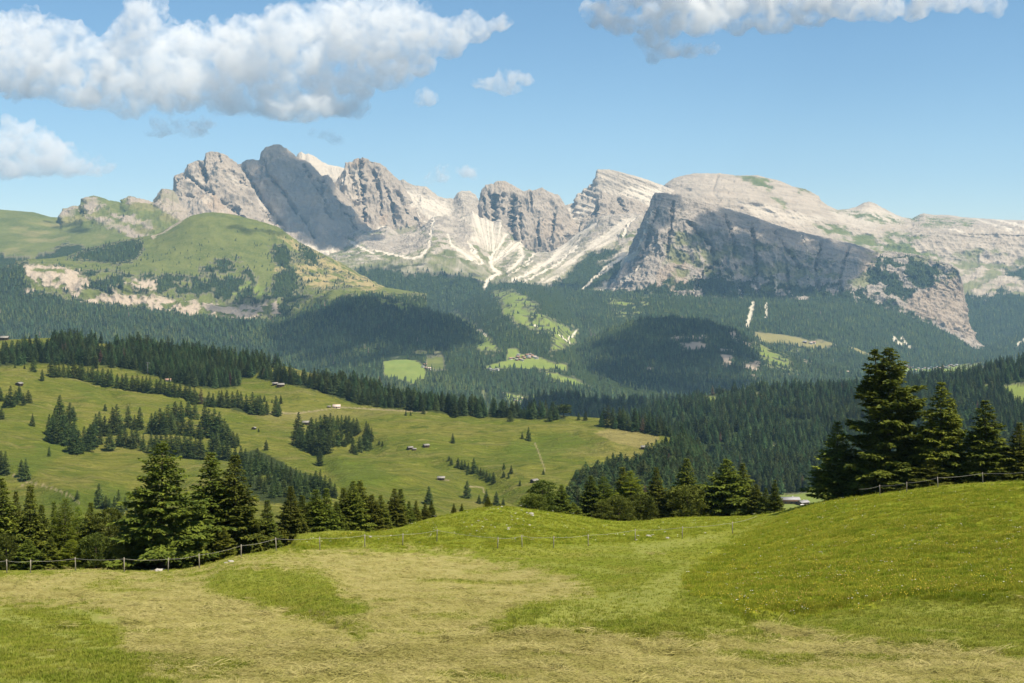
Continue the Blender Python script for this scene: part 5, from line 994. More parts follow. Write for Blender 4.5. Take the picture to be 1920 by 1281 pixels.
def scatter(name, label, P, kind_id, scl, rot, col):
    me = bpy.data.meshes.new(name); me.vertices.add(len(P)); me.vertices.foreach_set('co', np.asarray(P, np.float32).ravel())
    a = me.attributes.new('kind_id', 'INT', 'POINT'); a.data.foreach_set('value', np.asarray(kind_id, np.int32))
    a = me.attributes.new('scl', 'FLOAT_VECTOR', 'POINT'); a.data.foreach_set('vector', np.asarray(scl, np.float32).ravel())
    a = me.attributes.new('rot', 'FLOAT_VECTOR', 'POINT'); a.data.foreach_set('vector', np.asarray(rot, np.float32).ravel())
    o = bpy.data.objects.new(name, me); COL.objects.link(o); o['kind'] = 'stuff'; o['label'] = label
    if col.name not in SG: SG[col.name] = scatter_group(col)
    md = o.modifiers.new('scatter', 'NODES'); md.node_group = SG[col.name]; return o
def pick(lo, mask, n, cut=0.5):
    """n random spots on a sheet, even in the view, only where mask is high"""
    w = np.abs(np.gradient(lo.py, axis=0)) * (mask > cut) * np.clip(mask, 0, 1) * lo.vis[:, None] * (lo.px > -60) * (lo.px < 1990)
    w = w.ravel(); w = w / w.sum(); k = R.choice(len(w), n, p=w)
    nx = lo.P.shape[1]; r = np.clip(k // nx, 0, lo.P.shape[0] - 2); c = np.clip(k % nx, 0, nx - 2)
    a = R.random((n, 1)); b = R.random((n, 1)); P = lo.P
    return (P[r, c] * (1 - a) + P[r, c + 1] * a) * (1 - b) + (P[r + 1, c] * (1 - a) + P[r + 1, c + 1] * a) * b
def wood(name, label, lo, mask, n, h0, h1, larch=0.12, dead=0.01, near=False, thick=1.0):
    P = pick(lo, mask, n); h = (h0 + (h1 - h0) * R.beta(1.6, 1.3, n)) * R.choice([1.0, 1.0, 1.0, 0.7, 1.15], n) * (0.8 + 0.4 * np.abs(fbm(P / 90.0, 2, 9)))
    wv = fbm(P / 150.0, 3, 401); u = R.random(n); lm = np.clip(larch * (1 + 6.0 * wv), 0.01, 0.6) 
    if near: kid = np.where(u < dead, 6, np.where(u < dead + lm, 5, R.integers(0, 5, n)))
    else: kid = np.where(u < dead, 8, np.where(u < dead + lm, R.integers(6, 8, n), R.integers(0, 6, n)))
    s = h / 18.0; sx = s * R.uniform(0.85, 1.25, n) * thick
    P = P.copy(); P[:, 2] -= 0.4
    return scatter(name, label, P, kid, np.stack([sx, sx, s], -1), np.stack([R.normal(0, 0.03, n), R.normal(0, 0.03, n), R.random(n) * 6.28], -1), NCOL if near else PCOL)
WD = 'conifer_wood'
wood(WD, 'dense conifer wood along the top of the pasture hill', PAST, wood_f * pm(WOODS[1:4] + WOODS[6:], 3, 12, 2), 5200, 15, 21, 0.14, 0.006, near=True)
wood(WD, 'dense conifer forest covering the hill on the right', LOFTS['rhill'], fo_r, 15000, 14, 23, 0.10, 0.006, near=True, thick=1.0)
wood(WD, 'dark conifers on the low ridge behind the pasture', LOFTS['dridge'], np.ones(LOFTS['dridge'].px.shape), 2200, 16, 23, 0.1, 0.0, near=True)
wood(WD, 'conifer forest across the left valley slope below the green hill', LOFTS['apron'], fo_a, 17000, 15, 25, 0.16, 0.004, thick=1.25)
wood(WD, 'conifers on the valley floor between the bright meadows', LOFTS['vfloor'], fo_vf, 9000, 13, 24, 0.16, 0.0, thick=1.3)
wood(WD, 'conifers on the shaded wooded hill in mid valley', LOFTS['vhill'], fo_vh, 12000, 14, 24, 0.12, 0.0, thick=1.3)
wood(WD, 'conifer forest on the valley slope under the cliff mountain', LOFTS['vright'], fo_vr, 17000, 15, 26, 0.16, 0.004, thick=1.35)
wood(WD, 'scattered conifers over the green hill and its cliff band', LOFTS['green'], fo_g, 5200, 14, 24, 0.10, 0.0, thick=1.3)
LG = LOFTS['green']; sp = sstep(0.05, 0.3, fbm(LG.P / 60.0, 4, 501)) * (1 - fo_g) * LG.mask([[(300, 450), (520, 430), (700, 540), (560, 570), (100, 500), (130, 485)]], 10, 20, 10)
wood(WD, 'lone conifers dotted over the open top of the green hill', LG, np.where(sp > 0.2, 1.0, 0.0), 260, 10, 17, 0.1, 0.0, thick=1.3)
wood(WD, 'conifers at the foot of the scree bowl', LOFTS['cirque'], fo_c, 4000, 16, 28, 0.1, 0.0, thick=1.5)
wood(WD, 'conifers clinging to the cliff mountain', LOFTS['wall'], fo_w, 4500, 14, 24, 0.1, 0.0, thick=1.4)
wood(WD, 'conifers low on the slope under the right plateau', LOFTS['plateau'], fo_p, 2500, 18, 30, 0.1, 0.0, thick=1.5)
# ------------------------------------------------------------------ small building materials
def plain(name, c0, c1, sc=(1, 1, 1), rough=0.85, b_=0.0):
    m, nt, b = nmat(name); co = objco(nt)
    n = noise(nt, mapping(nt, co, sc), 1.0, 5, 0.65)
    nt.links.new(mixc(nt, remap(nt, n, 0.3, 0.7), c0, c1), b.inputs['Base Color']); b.inputs['Roughness'].default_value = rough
    if b_: bump(nt, b, n, 0.5, b_)
    return m
M_SHINGLE = plain('weathered_shingles', (0.20, 0.18, 0.155), (0.36, 0.33, 0.29), (3, 0.6, 3), b_=0.05)
M_LOG = plain('dark_logs', (0.06, 0.04, 0.028), (0.14, 0.095, 0.065), (0.4, 0.4, 5), b_=0.05)
M_DOOR = plain('plank_door', (0.03, 0.022, 0.016), (0.07, 0.05, 0.035), (6, 6, 0.5))
M_PLASTER = plain('white_plaster', (0.62, 0.58, 0.52), (0.78, 0.74, 0.68), (0.5, 0.5, 0.5))
M_TIMBER = plain('brown_timber', (0.16, 0.09, 0.05), (0.27, 0.16, 0.09), (0.5, 0.5, 4))
M_REDROOF = plain('reddish_roof', (0.36, 0.20, 0.14), (0.52, 0.32, 0.23), (2, 2, 2))
M_GREYROOF = plain('grey_roof', (0.26, 0.25, 0.25), (0.42, 0.40, 0.39), (2, 2, 2))
M_PALEROOF = plain('pale_pink_roof', (0.55, 0.42, 0.34), (0.7, 0.56, 0.46), (2, 2, 2))
M_WINDOW = plain('window_glass', (0.03, 0.04, 0.05), (0.06, 0.07, 0.08), rough=0.2)
M_POST = plain('grey_post_wood', (0.20, 0.175, 0.135), (0.34, 0.30, 0.24), (12, 12, 3))
M_ROPE = plain('fence_tape', (0.30, 0.28, 0.23), (0.42, 0.40, 0.34), (8, 8, 8))
M_STONE = plain('limestone', (0.30, 0.275, 0.235), (0.50, 0.46, 0.39), (3, 3, 3), b_=0.08)
M_STEEL = plain('galvanised_steel', (0.12, 0.125, 0.13), (0.2, 0.205, 0.21), rough=0.5)
def gable(L, W, hw, pitch, over, th=0.16):
    """roof with its ridge along x: two slabs with depth"""
    mb = MB(); rise = math.tan(pitch) * (W / 2 + over)
    x = L / 2 + over; y = W / 2 + over; z0 = hw - math.tan(pitch) * over; z1 = hw + math.tan(pitch) * W / 2
    for s in (1, -1):
        V = [(-x, s * y, z0), (x, s * y, z0), (x, 0, z1), (-x, 0, z1)]; V += [(a, b_, c + th) for a, b_, c in V]
        f = [(0, 1, 2, 3), (4, 7, 6, 5), (0, 4, 5, 1), (2, 6, 7, 3), (0, 3, 7, 4), (1, 5, 6, 2)]
        if s > 0: f = [tuple(reversed(q)) for q in f]
        mb.add(V, f)
    return mb
def walls(L, W, hw, pitch, down=1.2):
    mb = MB(); z1 = hw + math.tan(pitch) * W / 2; l, w = L / 2, W / 2
    V = [(-l, -w, -down), (l, -w, -down), (l, w, -down), (-l, w, -down), (-l, -w, hw), (l, -w, hw), (l, w, hw), (-l, w, hw), (-l, 0, z1), (l, 0, z1)]
    mb.add(V, [(0, 1, 5, 4), (2, 3, 7, 6)], [(1, 2, 6), (1, 6, 5), (5, 6, 9), (3, 0, 4), (3, 4, 7), (7, 4, 8)]); return mb
class House:
    def __init__(s, key, L, W, hw, pitch, over, wm, rm, chim=False, logs=False, rows=0, porch=False):
        s.key = key; s.parts = []; s.L = L
        mb = walls(L, W, hw, pitch)
        if logs:
            n = int(hw / 0.28)
            for k in range(n):
                z = 0.14 + k * 0.28
                mb.tube([(-L / 2 - 0.18, -W / 2, z), (L / 2 + 0.18, -W / 2, z)], 0.13, 5); mb.tube([(-L / 2, -W / 2 - 0.18, z), (-L / 2, W / 2 + 0.18, z)], 0.13, 5)
        s.parts.append(('wall', mb.mesh(key + '_wall'), wm, []))
        rf = gable(L, W, hw, pitch, over)
        sub = []
        if chim:
            c = MB(); c.box((L * 0.2, W * 0.15, hw + math.tan(pitch) * W * 0.35 + 0.5), (0.35, 0.35, 0.7)); sub.append(('chimney', c.mesh(key + '_chimney'), M_PLASTER))
        s.parts.append(('roof', rf.mesh(key + '_roof'), rm, sub))
        d = MB(); d.box((0, -W / 2 - 0.14, 0.85), (0.6, 0.05, 0.9)); s.parts.append(('door', d.mesh(key + '_door'), M_DOOR, []))
        for r in range(rows):
            for k in range(3):
                w = MB(); w.box((-L * 0.32 + k * L * 0.32 + (0.9 if r == 0 and k == 1 else 0), -W / 2 - 0.03, 1.5 + r * 2.6), (0.5, 0.05, 0.6)); s.parts.append(('window', w.mesh(key + '_window'), M_WINDOW, []))
        if porch:
            bal = MB(); bal.box((0, -W / 2 - 0.55, 2.75), (L / 2, 0.5, 0.08)); bal.box((0, -W / 2 - 1.02, 3.25), (L / 2, 0.04, 0.45)); s.parts.append(('balcony', bal.mesh(key + '_balcony'), M_TIMBER, []))
        for p in s.parts:
            p[1].materials.append(p[2])
            for q in p[3]: q[1].materials.append(q[2])
    def place(s, loc, rz, name, label, cat, group=None, sc=1.0, roof=None):
        e = empty(name, tuple(loc), rz); e.scale = (sc, sc, sc); tag(e, label, cat, group)
        for nm, me, _m, sub in s.parts:
            o = bpy.data.objects.new(nm, me); COL.objects.link(o); o.parent = e
            if nm == 'roof' and roof is not None:
                o.material_slots[0].link = 'OBJECT'; o.material_slots[0].material = roof
            for q, qm, _ in sub:
                c = bpy.data.objects.new(q, qm); COL.objects.link(c); c.parent = o
        return e
HUT = House('barn', 6.0, 4.8, 2.3, math.radians(24), 0.7, M_LOG, M_SHINGLE, logs=True)
FARM = House('farmhouse', 13, 10, 5.4, math.radians(24), 1.0, M_PLASTER, M_REDROOF, chim=True, rows=2, porch=True)
CHALET = House('chalet', 12, 9, 4.6, math.radians(22), 1.1, M_TIMBER, M_GREYROOF, chim=True, rows=1)
GB = 'hay barns on the pasture'
BARNS = [ # col, base row, roof width in columns, heading, label
 (36, 723, 14, 1.35, 'grey-roofed hay barn above the clump of spruces at far left'), (8, 638, 17, 0.1, 'low hay barn at the left edge by the top wood'),
 (516, 722, 11, 0.05, 'left one of two joined barns below the wood on the upper meadow'), (526, 725, 14, 0.35, 'right one of two joined barns below the wood on the upper meadow'),
 (476, 805, 10, 1.5, 'dark-fronted barn with a pale roof left of the copse'), (574, 796, 15, 0.15, 'barn half hidden behind the left end of the copse'),
 (769, 842, 11, 0.45, 'left barn of the cluster right of the middle copse'), (777, 844, 8, 0.2, 'small low barn leaning on the left barn of the cluster'),
 (799, 838, 12, 0.45, 'barn standing apart at the right of the cluster, stones beside it'), (827, 900, 15, 0.02, 'barn with a broad grey roof on a bare earth yard'),
 (1002, 905, 15, 0.75, 'barn with a tilted bright roof near the right foot of the pasture'), (1208, 842, 14, -0.1, 'dark barn at the corner of the mown field'),
]
for x, y, w, rz, lb in BARNS:
    g = PAST.find(x, y); sc = w * g[1] / F / 7.4
    HUT.place(g, rz, 'hay_barn', lb, 'barn', GB, sc)
g = PAST.find(631, 765); CH2 = House('alpine_house', 11, 7, 2.6, math.radians(38), 0.6, M_PALEROOF, M_PALEROOF, rows=1); CH2.place(g, 0.08, 'alpine_house', 'pink-toned alpine house on the upper meadow track', 'house', None, 15 * g[1] / F / 12.2)
g = PAST.find(617, 764); HUT.place(g, 0.1, 'hay_barn', 'tiny shed left of the pink-toned house', 'barn', GB, 7 * g[1] / F / 7.4)
g = PAST.find(315, 716); FARM.place(g, 0.1, 'farmhouse', 'bright house with a red roof showing above the long tree row', 'house', None, 12 * g[1] / F / 15, M_REDROOF)
# cable-car pylon in the wood
g = PAST.find(277, 704); mb = MB(); mb.tube([(0, 0, -1), (0, 0, 15)], [0.3, 0.2], 8); tw = empty('cableway_pylon', tuple(g)); add_obj('mast', mb.mesh('mast'), [M_STEEL], tw)
mb = MB(); mb.box((0, 0, 14.6), (2.2, 0.15, 0.15)); mb.box((-2, 0, 14.2), (0.25, 0.9, 0.15)); mb.box((2, 0, 14.2), (0.25, 0.9, 0.15)); add_obj('crossarm', mb.mesh('crossarm'), [M_STEEL], tw)
tag(tw, 'grey cableway pylon at the lower edge of the top wood', 'pylon')
# the lodge by the right-hand trees
LH = LOFTS['rhill']
LODGE = House('lodge', 16, 10, 4.6, math.radians(17), 1.2, M_TIMBER, M_GREYROOF, chim=True, rows=1, porch=True)
g = LH.find(1481, 944); k = 36 * g[1] / F / 18.4
LODGE.place(g, 0.05, 'mountain_lodge', 'mountain lodge with a long grey roof behind the central trees', 'lodge', None, k)
g2 = LH.find(1505, 947); g2[1] -= 2; CHALET.place(g2, 0.5, 'lodge_annex', 'smaller brown annex with a lighter roof right of the lodge', 'house', None, k * 0.75)
mb = MB(); mb.tube([(0, 0, 0), (0, 0, 3)], 0.06, 6); um = empty('parasol', tuple(LH.find(1502, 949) + np.array([0, -8, 0.3])))
add_obj('pole', mb.mesh('parasol_pole'), [M_STEEL], um); mb = MB(); a = [k_ * math.pi / 4 for k_ in range(8)]
mb.add([(2.6 * math.cos(t), 2.6 * math.sin(t), 2.3) for t in a] + [(0, 0, 3.2)] + [(2.6 * math.cos(t), 2.6 * math.sin(t), 2.1) for t in a], [(i, (i + 1) % 8, 9 + (i + 1) % 8, 9 + i) for i in range(8)], [(i, (i + 1) % 8, 8) for i in range(8)])
add_obj('canopy', mb.mesh('parasol_canopy'), [M_PLASTER], um); tag(um, 'white parasol on the terrace of the lodge', 'parasol')
# hamlets and villages far down in the valley
def hamlet(lo, pts, name_lb, group, wpx, kinds, seed):
    rr = random.Random(seed)
    for x, y in pts:
        g = lo.find(x, y); h = rr.choice(kinds); sc = wpx * rr.uniform(0.8, 1.2) * g[1] / F / (h.L + 2)
        h.place(g, rr.uniform(-0.6, 0.6), 'village_house', name_lb, 'house', group, sc, rr.choice([M_REDROOF, M_GREYROOF, M_PALEROOF, M_SHINGLE]))
V = LOFTS['vfloor']
hamlet(V, [(957, 674), (963, 673), (971, 671), (975, 675), (981, 670), (984, 673), (988, 667), (991, 670), (994, 665), (997, 669), (1002, 671), (1006, 673), (979, 677), (969, 676), (993, 672), (972, 667)], 'chalet of the hamlet on the bright meadow in mid valley', 'houses of the mid-valley hamlet', 7, [FARM, CHALET], 1)
hamlet(V, [(793, 689), (799, 691), (804, 693), (797, 685)], 'farm building at the right end of the bright green meadow', 'farm at the bright green meadow', 7, [FARM, CHALET], 2)
hamlet(V, [(918, 694), (925, 696), (932, 695)], 'farm building at the left below the hamlet meadow', 'farm below the hamlet', 8, [FARM], 3)
hamlet(V, [(963, 746), (967, 748), (971, 746), (975, 749), (979, 748), (983, 751), (987, 750), (991, 752), (970, 752), (976, 754), (982, 755), (988, 755), (965, 752), (944, 738)], 'house of the village just above the pasture wood', 'village just above the pasture wood', 4.5, [FARM, CHALET], 4)
V = LOFTS['vright']
hamlet(V, [(1700, 688), (1706, 691), (1712, 690), (1716, 695), (1722, 692), (1728, 694), (1734, 691), (1740, 693), (1746, 690), (1752, 692), (1757, 689), (1762, 691), (1768, 688), (1773, 690), (1778, 687), (1783, 686), (1788, 688), (1793, 686), (1749, 695), (1765, 693)], 'house of the village right of the fork-topped spruce', 'village right of the fork-topped spruce', 5.5, [FARM, CHALET], 5)
hamlet(V, [(1526, 644), (1520, 645), (1509, 643)], 'farm building on the long dry meadow under the cliff', 'farm on the dry meadow', 7, [FARM, CHALET], 6)
# ------------------------------------------------------------------ fences: posts and a tape
def fence(name, label, posts, extra, h=1.1, tilt=0.06, pr=0.044):
    base = [MEAD.find(x, y) for x, y in posts]; e = empty(name, tuple(base[0])); tag(e, label, 'fence'); o0 = base[0]
    rr = random.Random(3); tops = []
    for b_ in base:
        mb = MB(); t = Vector((rr.uniform(-tilt, tilt), rr.uniform(-tilt, tilt), 1)) * h * rr.uniform(0.95, 1.08)
        p = b_ - o0; mb.tube([tuple(p - np.array([0, 0, .3])), tuple(p + np.array(t) * 0.5), tuple(p + np.array(t))], [pr, pr * 0.93, pr * 0.85], 7)
        add_obj('post', mb.mesh('post', smooth=False), [M_POST], e); tops.append(p + np.array(t) * 0.9)
    pts = [np.array(MEAD.find(*extra[0]) - o0 + np.array([0, 0, h * 0.9]))] + tops + [np.array(MEAD.find(*extra[1]) - o0 + np.array([0, 0, h * 0.9]))]
    line = []
    for p, q in zip(pts[:-1], pts[1:]):
        for k in range(6):
            u = k / 6; r = p * (1 - u) + q * u; r = r - np.array([0, 0, 0.10 * 4 * u * (1 - u)]); line.append(tuple(r))
    line.append(tuple(pts[-1])); mb = MB(); mb.tube(line, 0.011, 5); add_obj('tape', mb.mesh('tape'), [M_ROPE], e)
    return e
fence('pasture_fence', 'low post and tape fence running along the far edge of the meadow from the left', [(13, 1075), (57, 1075), (142, 1071), (233, 1073), (315, 1072), (374, 1065), (452, 1047), (518, 1033), (600, 1032), (684, 1027), (755, 1023), (819, 1016), (933, 1029), (979, 1026), (1038, 1028), (1103, 1024), (1191, 1014), (1279, 1010), (1373, 1000)], [(-40, 1076), (1420, 985)])
fence('pasture_fence', 'short post and tape fence on the crest under the fork-topped spruce at right', [(1650, 929), (1700, 923), (1759, 914), (1843, 906), (1930, 904)], [(1610, 935), (2000, 903)])
# ------------------------------------------------------------------ stones
def stone(seed, n=2):
    import bmesh
    bm = bmesh.new(); bmesh.ops.create_icosphere(bm, subdivisions=n, radius=1.0); me = bpy.data.meshes.new('stone'); bm.to_mesh(me); bm.free()
    v = np.empty(len(me.vertices) * 3, np.float32); me.vertices.foreach_get('co', v); v = v.reshape(-1, 3)
    v = v * (1 + 0.45 * fbm(v * 1.1 + seed * 9.1, 3, seed))[:, None]; v = np.sign(v) * np.abs(v) ** 0.85; v *= np.array([1.2, 0.9, 0.55])
    me.vertices.foreach_set('co', v.ravel().astype(np.float32)); me.update(); me.materials.append(M_STONE); return me
STN = [stone(i) for i in range(5)]
KN = [(897, 977, 5), (912, 975, 4), (908, 972, 3), (988, 962, 4), (996, 964, 8), (997, 967, 6), (881, 1002, 3), (967, 983, 3), (993, 985, 4), (980, 984, 3), (953, 990, 4), (968, 1008, 3), (960, 975, 3), (966, 963, 3), (978, 957, 3), (953, 993, 5), (957, 989, 3), (950, 985, 3), (941, 951, 5), (934, 954, 3), (875, 988, 3), (928, 989, 3), (921, 985, 3), (873, 996, 3), (960, 970, 3), (958, 968, 3), (982, 977, 3), (970, 973, 3), (903, 992, 3), (894, 996, 4), (885, 985, 3), (1001, 990, 3)]
for x, y, w in KN:
    g = MEAD.find(x, y); o = bpy.data.objects.new('stone', STN[random.randrange(5)]); COL.objects.link(o); s = w * 0.55 * g[1] / F
    o.location = tuple(g + np.array([0, 0, s * 0.12])); o.scale = (s, s, s); o.rotation_euler = (0, 0, random.random() * 6); tag(o, 'pale limestone bit lying on the stony knoll', 'stone', 'stones on the knoll')
for x, y, w in [(1216, 1006, 8), (1224, 1004, 5), (1252, 1010, 7), (1247, 998, 4), (1196, 1005, 4), (1322, 1000, 4), (1193, 1013, 4), (1170, 1003, 3)]:
    g = MEAD.find(x, y); o = bpy.data.objects.new('stone', STN[random.randrange(5)]); COL.objects.link(o); s = w * 0.6 * g[1] / F
    o.location = tuple(g + np.array([0, 0, s * 0.1])); o.scale = (s, s, s); o.rotation_euler = (0, 0, random.random() * 6); tag(o, 'pale stone in the grass dip right of the stony knoll, near the fence', 'stone', 'stones in the dip')
for x, y, w, lb in [(285, 1069, 5, 'stone at the left of the foot of the biggest left spruce'), (297, 1071, 12, 'largest pale stone under the biggest left spruce'), (306, 1069, 8, 'stone right of the largest one under the biggest left spruce'), (424, 1056, 6, 'left pale stone below the tall pair of spruces'), (433, 1054, 9, 'right pale stone below the tall pair of spruces'), (693, 1008, 8, 'flat white stone beside a fence post on the grass rise'), (733, 1005, 4, 'small white stone on the grass rise right of a fence post')]:
    g = MEAD.find(x, y); o = bpy.data.objects.new('stone', STN[random.randrange(5)]); COL.objects.link(o); s = w * 0.55 * g[1] / F
    o.location = tuple(g + np.array([0, 0, s * 0.15])); o.scale = (s, s, s); o.rotation_euler = (0, 0, random.random() * 6); tag(o, lb, 'stone')
# ------------------------------------------------------------------ grass, hay and flowers
def blades(seed, n, h, w, spread, lean, nseg=2):
    rng = np.random.default_rng(seed); V = []; Q = []; T = []; c = 0
    for i in range(n):
        a = rng.random() * 6.283; r = spread * math.sqrt(rng.random()); b0 = np.array([r * math.cos(a), r * math.sin(a), -0.03])
        d = np.array([math.cos(a + rng.normal(0, 1)), math.sin(a + rng.normal(0, 1)), 0]); s = np.array([-d[1], d[0], 0]); hh = h * rng.uniform(0.5, 1.15); l = lean * rng.uniform(0.3, 1.4)
        m_ = b0 + np.array([0, 0, hh * 0.6]) + d * hh * l * 0.35; t = b0 + np.array([0, 0, hh]) * (1 - 0.25 * l) + d * hh * l
        V += [b0 - s * w / 2, b0 + s * w / 2, m_ + s * w * 0.4, m_ - s * w * 0.4, t]; Q.append((c, c + 1, c + 2, c + 3)); T.append((c + 3, c + 2, c + 4)); c += 5
    return new_mesh('blades', np.array(V), quads=Q, tris=T)
def straw(seed, n, L, w, spread):
    rng = np.random.default_rng(seed); P = np.stack([rng.normal(0, spread, n), rng.normal(0, spread * 0.6, n), rng.uniform(0.0, 0.10, n)], -1)
    a = rng.normal(0.2, 0.7, n); D = np.stack([np.cos(a), np.sin(a), rng.normal(0.02, 0.16, n)], -1); l = L * rng.uniform(0.5, 1.3, n)
    v, q = kites(P - D * L * 0.5, D, l, np.full(n, w), rng, 0.6); return new_mesh('straw', v, quads=q)
def grass_mat(name, a, b_, c_):
    m, nt, b = nmat(name); oi = nt.nodes.new('ShaderNodeObjectInfo'); co = nt.nodes.new('ShaderNodeNewGeometry').outputs['Position']
    n1 = noise(nt, co, 0.45, 4, 0.65); c = mixc(nt, remap(nt, n1, 0.38, 0.62), a, b_); c = mixc(nt, remap(nt, oi.outputs['Random'], 0.45, 1.0, 0, 0.8), c, c_)
    nt.links.new(c, b.inputs['Base Color']); b.inputs['Roughness'].default_value = 0.8
    t = nt.nodes.new('ShaderNodeBsdfTranslucent'); nt.links.new(c, t.inputs[0]); mx = nt.nodes.new('ShaderNodeMixShader'); mx.inputs[0].default_value = 0.3
    nt.links.new(b.outputs[0], mx.inputs[1]); nt.links.new(t.outputs[0], mx.inputs[2]); nt.links.new(mx.outputs[0], nt.nodes['Material Output'].inputs['Surface']); return m
M_GS = grass_mat('short_grass', (0.185, 0.23, 0.02), (0.26, 0.27, 0.034), (0.32, 0.305, 0.065))
M_GT = grass_mat('tall_grass', (0.175, 0.235, 0.012), (0.285, 0.30, 0.025), (0.36, 0.33, 0.035))
M_HAY = grass_mat('dry_hay', (0.35, 0.31, 0.10), (0.46, 0.40, 0.16), (0.29, 0.28, 0.07))
def kinds(cname, meshes, mats):
    c = bpy.data.collections.new(cname)
    for i, (me, m) in enumerate(zip(meshes, mats)):
        me.materials.append(m); c.objects.link(bpy.data.objects.new('%s_%d' % (cname, i), me))
    return c
CG = kinds('grass_kinds', [blades(i, 16, 0.13, 0.016, 0.16, 0.5) for i in range(3)], [M_GS] * 3)
CT = kinds('tall_grass_kinds', [blades(10 + i, 18, 0.34, 0.018, 0.2, 0.45) for i in range(3)], [M_GT] * 3)
CH = kinds('hay_kinds', [straw(20 + i, 30, 0.24, 0.012, 0.2) for i in range(3)] + [straw(30, 60, 0.32, 0.016, 0.22)], [M_HAY] * 4)
def flower(seed, n, r, m):
    rng = np.random.default_rng(seed); mb = MB()
    for i in range(n):
        c = np.array([rng.normal(0, 0.12), rng.normal(0, 0.12), rng.uniform(0.24, 0.36)]); a = np.arange(6) * math.pi / 3
        mb.add(np.stack([c[0] + r * np.cos(a), c[1] + r * np.sin(a), c[2] + 0 * a + 0.35 * r * np.cos(a + i)], -1), None, [(0, k, k + 1) for k in range(1, 5)])
    return mb.mesh('flower')
M_FW = plain('white_petals', (0.68, 0.66, 0.58), (0.78, 0.76, 0.7)); M_FY = plain('yellow_petals', (0.62, 0.45, 0.03), (0.7, 0.52, 0.06)); M_FO = plain('rusty_seed_heads', (0.30, 0.17, 0.05), (0.4, 0.24, 0.08))
CF = kinds('flower_kinds', [flower(1, 2, 0.028, M_FW), flower(2, 3, 0.024, M_FY), flower(3, 4, 0.03, M_FO)], [M_FW, M_FY, M_FO])
def spread(name, label, mask, n, col, nk, s0, s1, patch=None, tilt=0.12, kid=None):
    P = pick(MEAD, mask, n, 0.12); s = R.uniform(s0, s1, n)
    k = R.integers(0, nk, n) if kid is None else kid(P)
    return scatter(name, label, P, k, np.stack([s, s, s * R.uniform(0.75, 1.25, n)], -1), np.stack([R.normal(0, tilt, n), R.normal(0, tilt, n), R.random(n) * 6.28 if nk != 4 else R.normal(0.3, 0.5, n)], -1), col)
short = np.clip(1 - np.maximum(np.maximum(hay, tall), bare), 0, 1)
nlump = sstep(0.05, 0.35, fbm(MEAD.P * np.array([1, 1, 0]) / np.array([2.2, 1.6, 1]), 3, 241))
spread('grass', 'short bright green grass of the mown part of the meadow', np.clip((short + 0.3 * (1 - hay) * (1 - tall)) * (1 - 0.95 * lt), 0, 1), 60000, CG, 3, 0.7, 1.25)
spread('tall_grass', 'unmown grass on the mound and the knoll', np.clip((tall + rough * 0.6) * (0.15 + sstep(-0.25, 0.2, fbm(MEAD.P * np.array([1, 1, 0]) / np.array([2.5, 2.5, 1]), 4, 249))), 0, 1), 80000, CT, 3, 0.35, 0.85)
spread('hay', 'drying cut hay spread over the meadow', np.clip(hay * (0.55 + 0.6 * nlump), 0, 1), 42000, CH, 4, 0.5, 1.0, tilt=0.1)
spread('hay', 'loose tufts and small heaps of dry hay', np.clip(hay * sstep(0.1, 0.4, fbm(MEAD.P * np.array([1, 1, 0]) / np.array([4.0, 1.5, 1]), 3, 247)), 0, 1), 2600, CH, 4, 1.0, 1.9, tilt=0.2)
fm = tall * sstep(-0.1, 0.35, fbm(MEAD.P * np.array([1, 1, 0]) / 6.0, 3, 243)) + tall * 0.52
def fk(P):
    n = len(P); rust = sstep(0.0, 0.25, perlin(P / np.array([9.0, 9.0, 1e6]), 245)); u = R.random(n)
    px = 960 + P[:, 0] / P[:, 1] * F; ridge = np.exp(-((px - 1500) / 90.0) ** 2) * 0.5
    return np.where(u < 0.16, 0, np.where(u < 0.75 - ridge * 0.6, 1, 2))
spread('flowers', 'white and yellow meadow flowers on the mound', np.clip(fm, 0, 1), 3200, CF, 3, 0.6, 1.05, kid=fk)
spread('flowers', 'few pale flowers on the stony knoll', np.clip(rough, 0, 1), 350, CF, 3, 0.6, 1.2, kid=lambda P: np.where(R.random(len(P)) < 0.7, 0, 1))
# ------------------------------------------------------------------ sun, sky, air
AZ, EL = math.radians(124), math.radians(58)
S = np.array([math.cos(EL) * math.sin(AZ), math.cos(EL) * math.cos(AZ), math.sin(EL)])
ld = bpy.data.lights.new('sun', 'SUN'); ld.energy = 5.0; ld.angle = math.radians(0.55); ld.color = (1.0, 0.915, 0.755)
sun = bpy.data.objects.new('sun', ld); COL.objects.link(sun); sun.rotation_euler = Vector(-S).to_track_quat('-Z', 'Y').to_euler()
W = bpy.data.worlds.new('World'); SC.world = W; W.use_nodes = True; nt = W.node_tree
bg = nt.nodes['Background']; sk = nt.nodes.new('ShaderNodeTexSky'); sk.sky_type = 'NISHITA'; sk.sun_disc = False
sk.sun_elevation = EL; sk.sun_rotation = AZ; sk.altitude = 1900; sk.air_density = 1.0; sk.dust_density = 0.15; sk.ozone_density = 1.2
hs = nt.nodes.new('ShaderNodeHueSaturation'); hs.inputs['Saturation'].default_value = 1.17; hs.inputs['Hue'].default_value = 0.493; nt.links.new(sk.outputs[0], hs.inputs['Color']); nt.links.new(hs.outputs[0], bg.inputs['Color']); bg.inputs['Strength'].default_value = 0.085
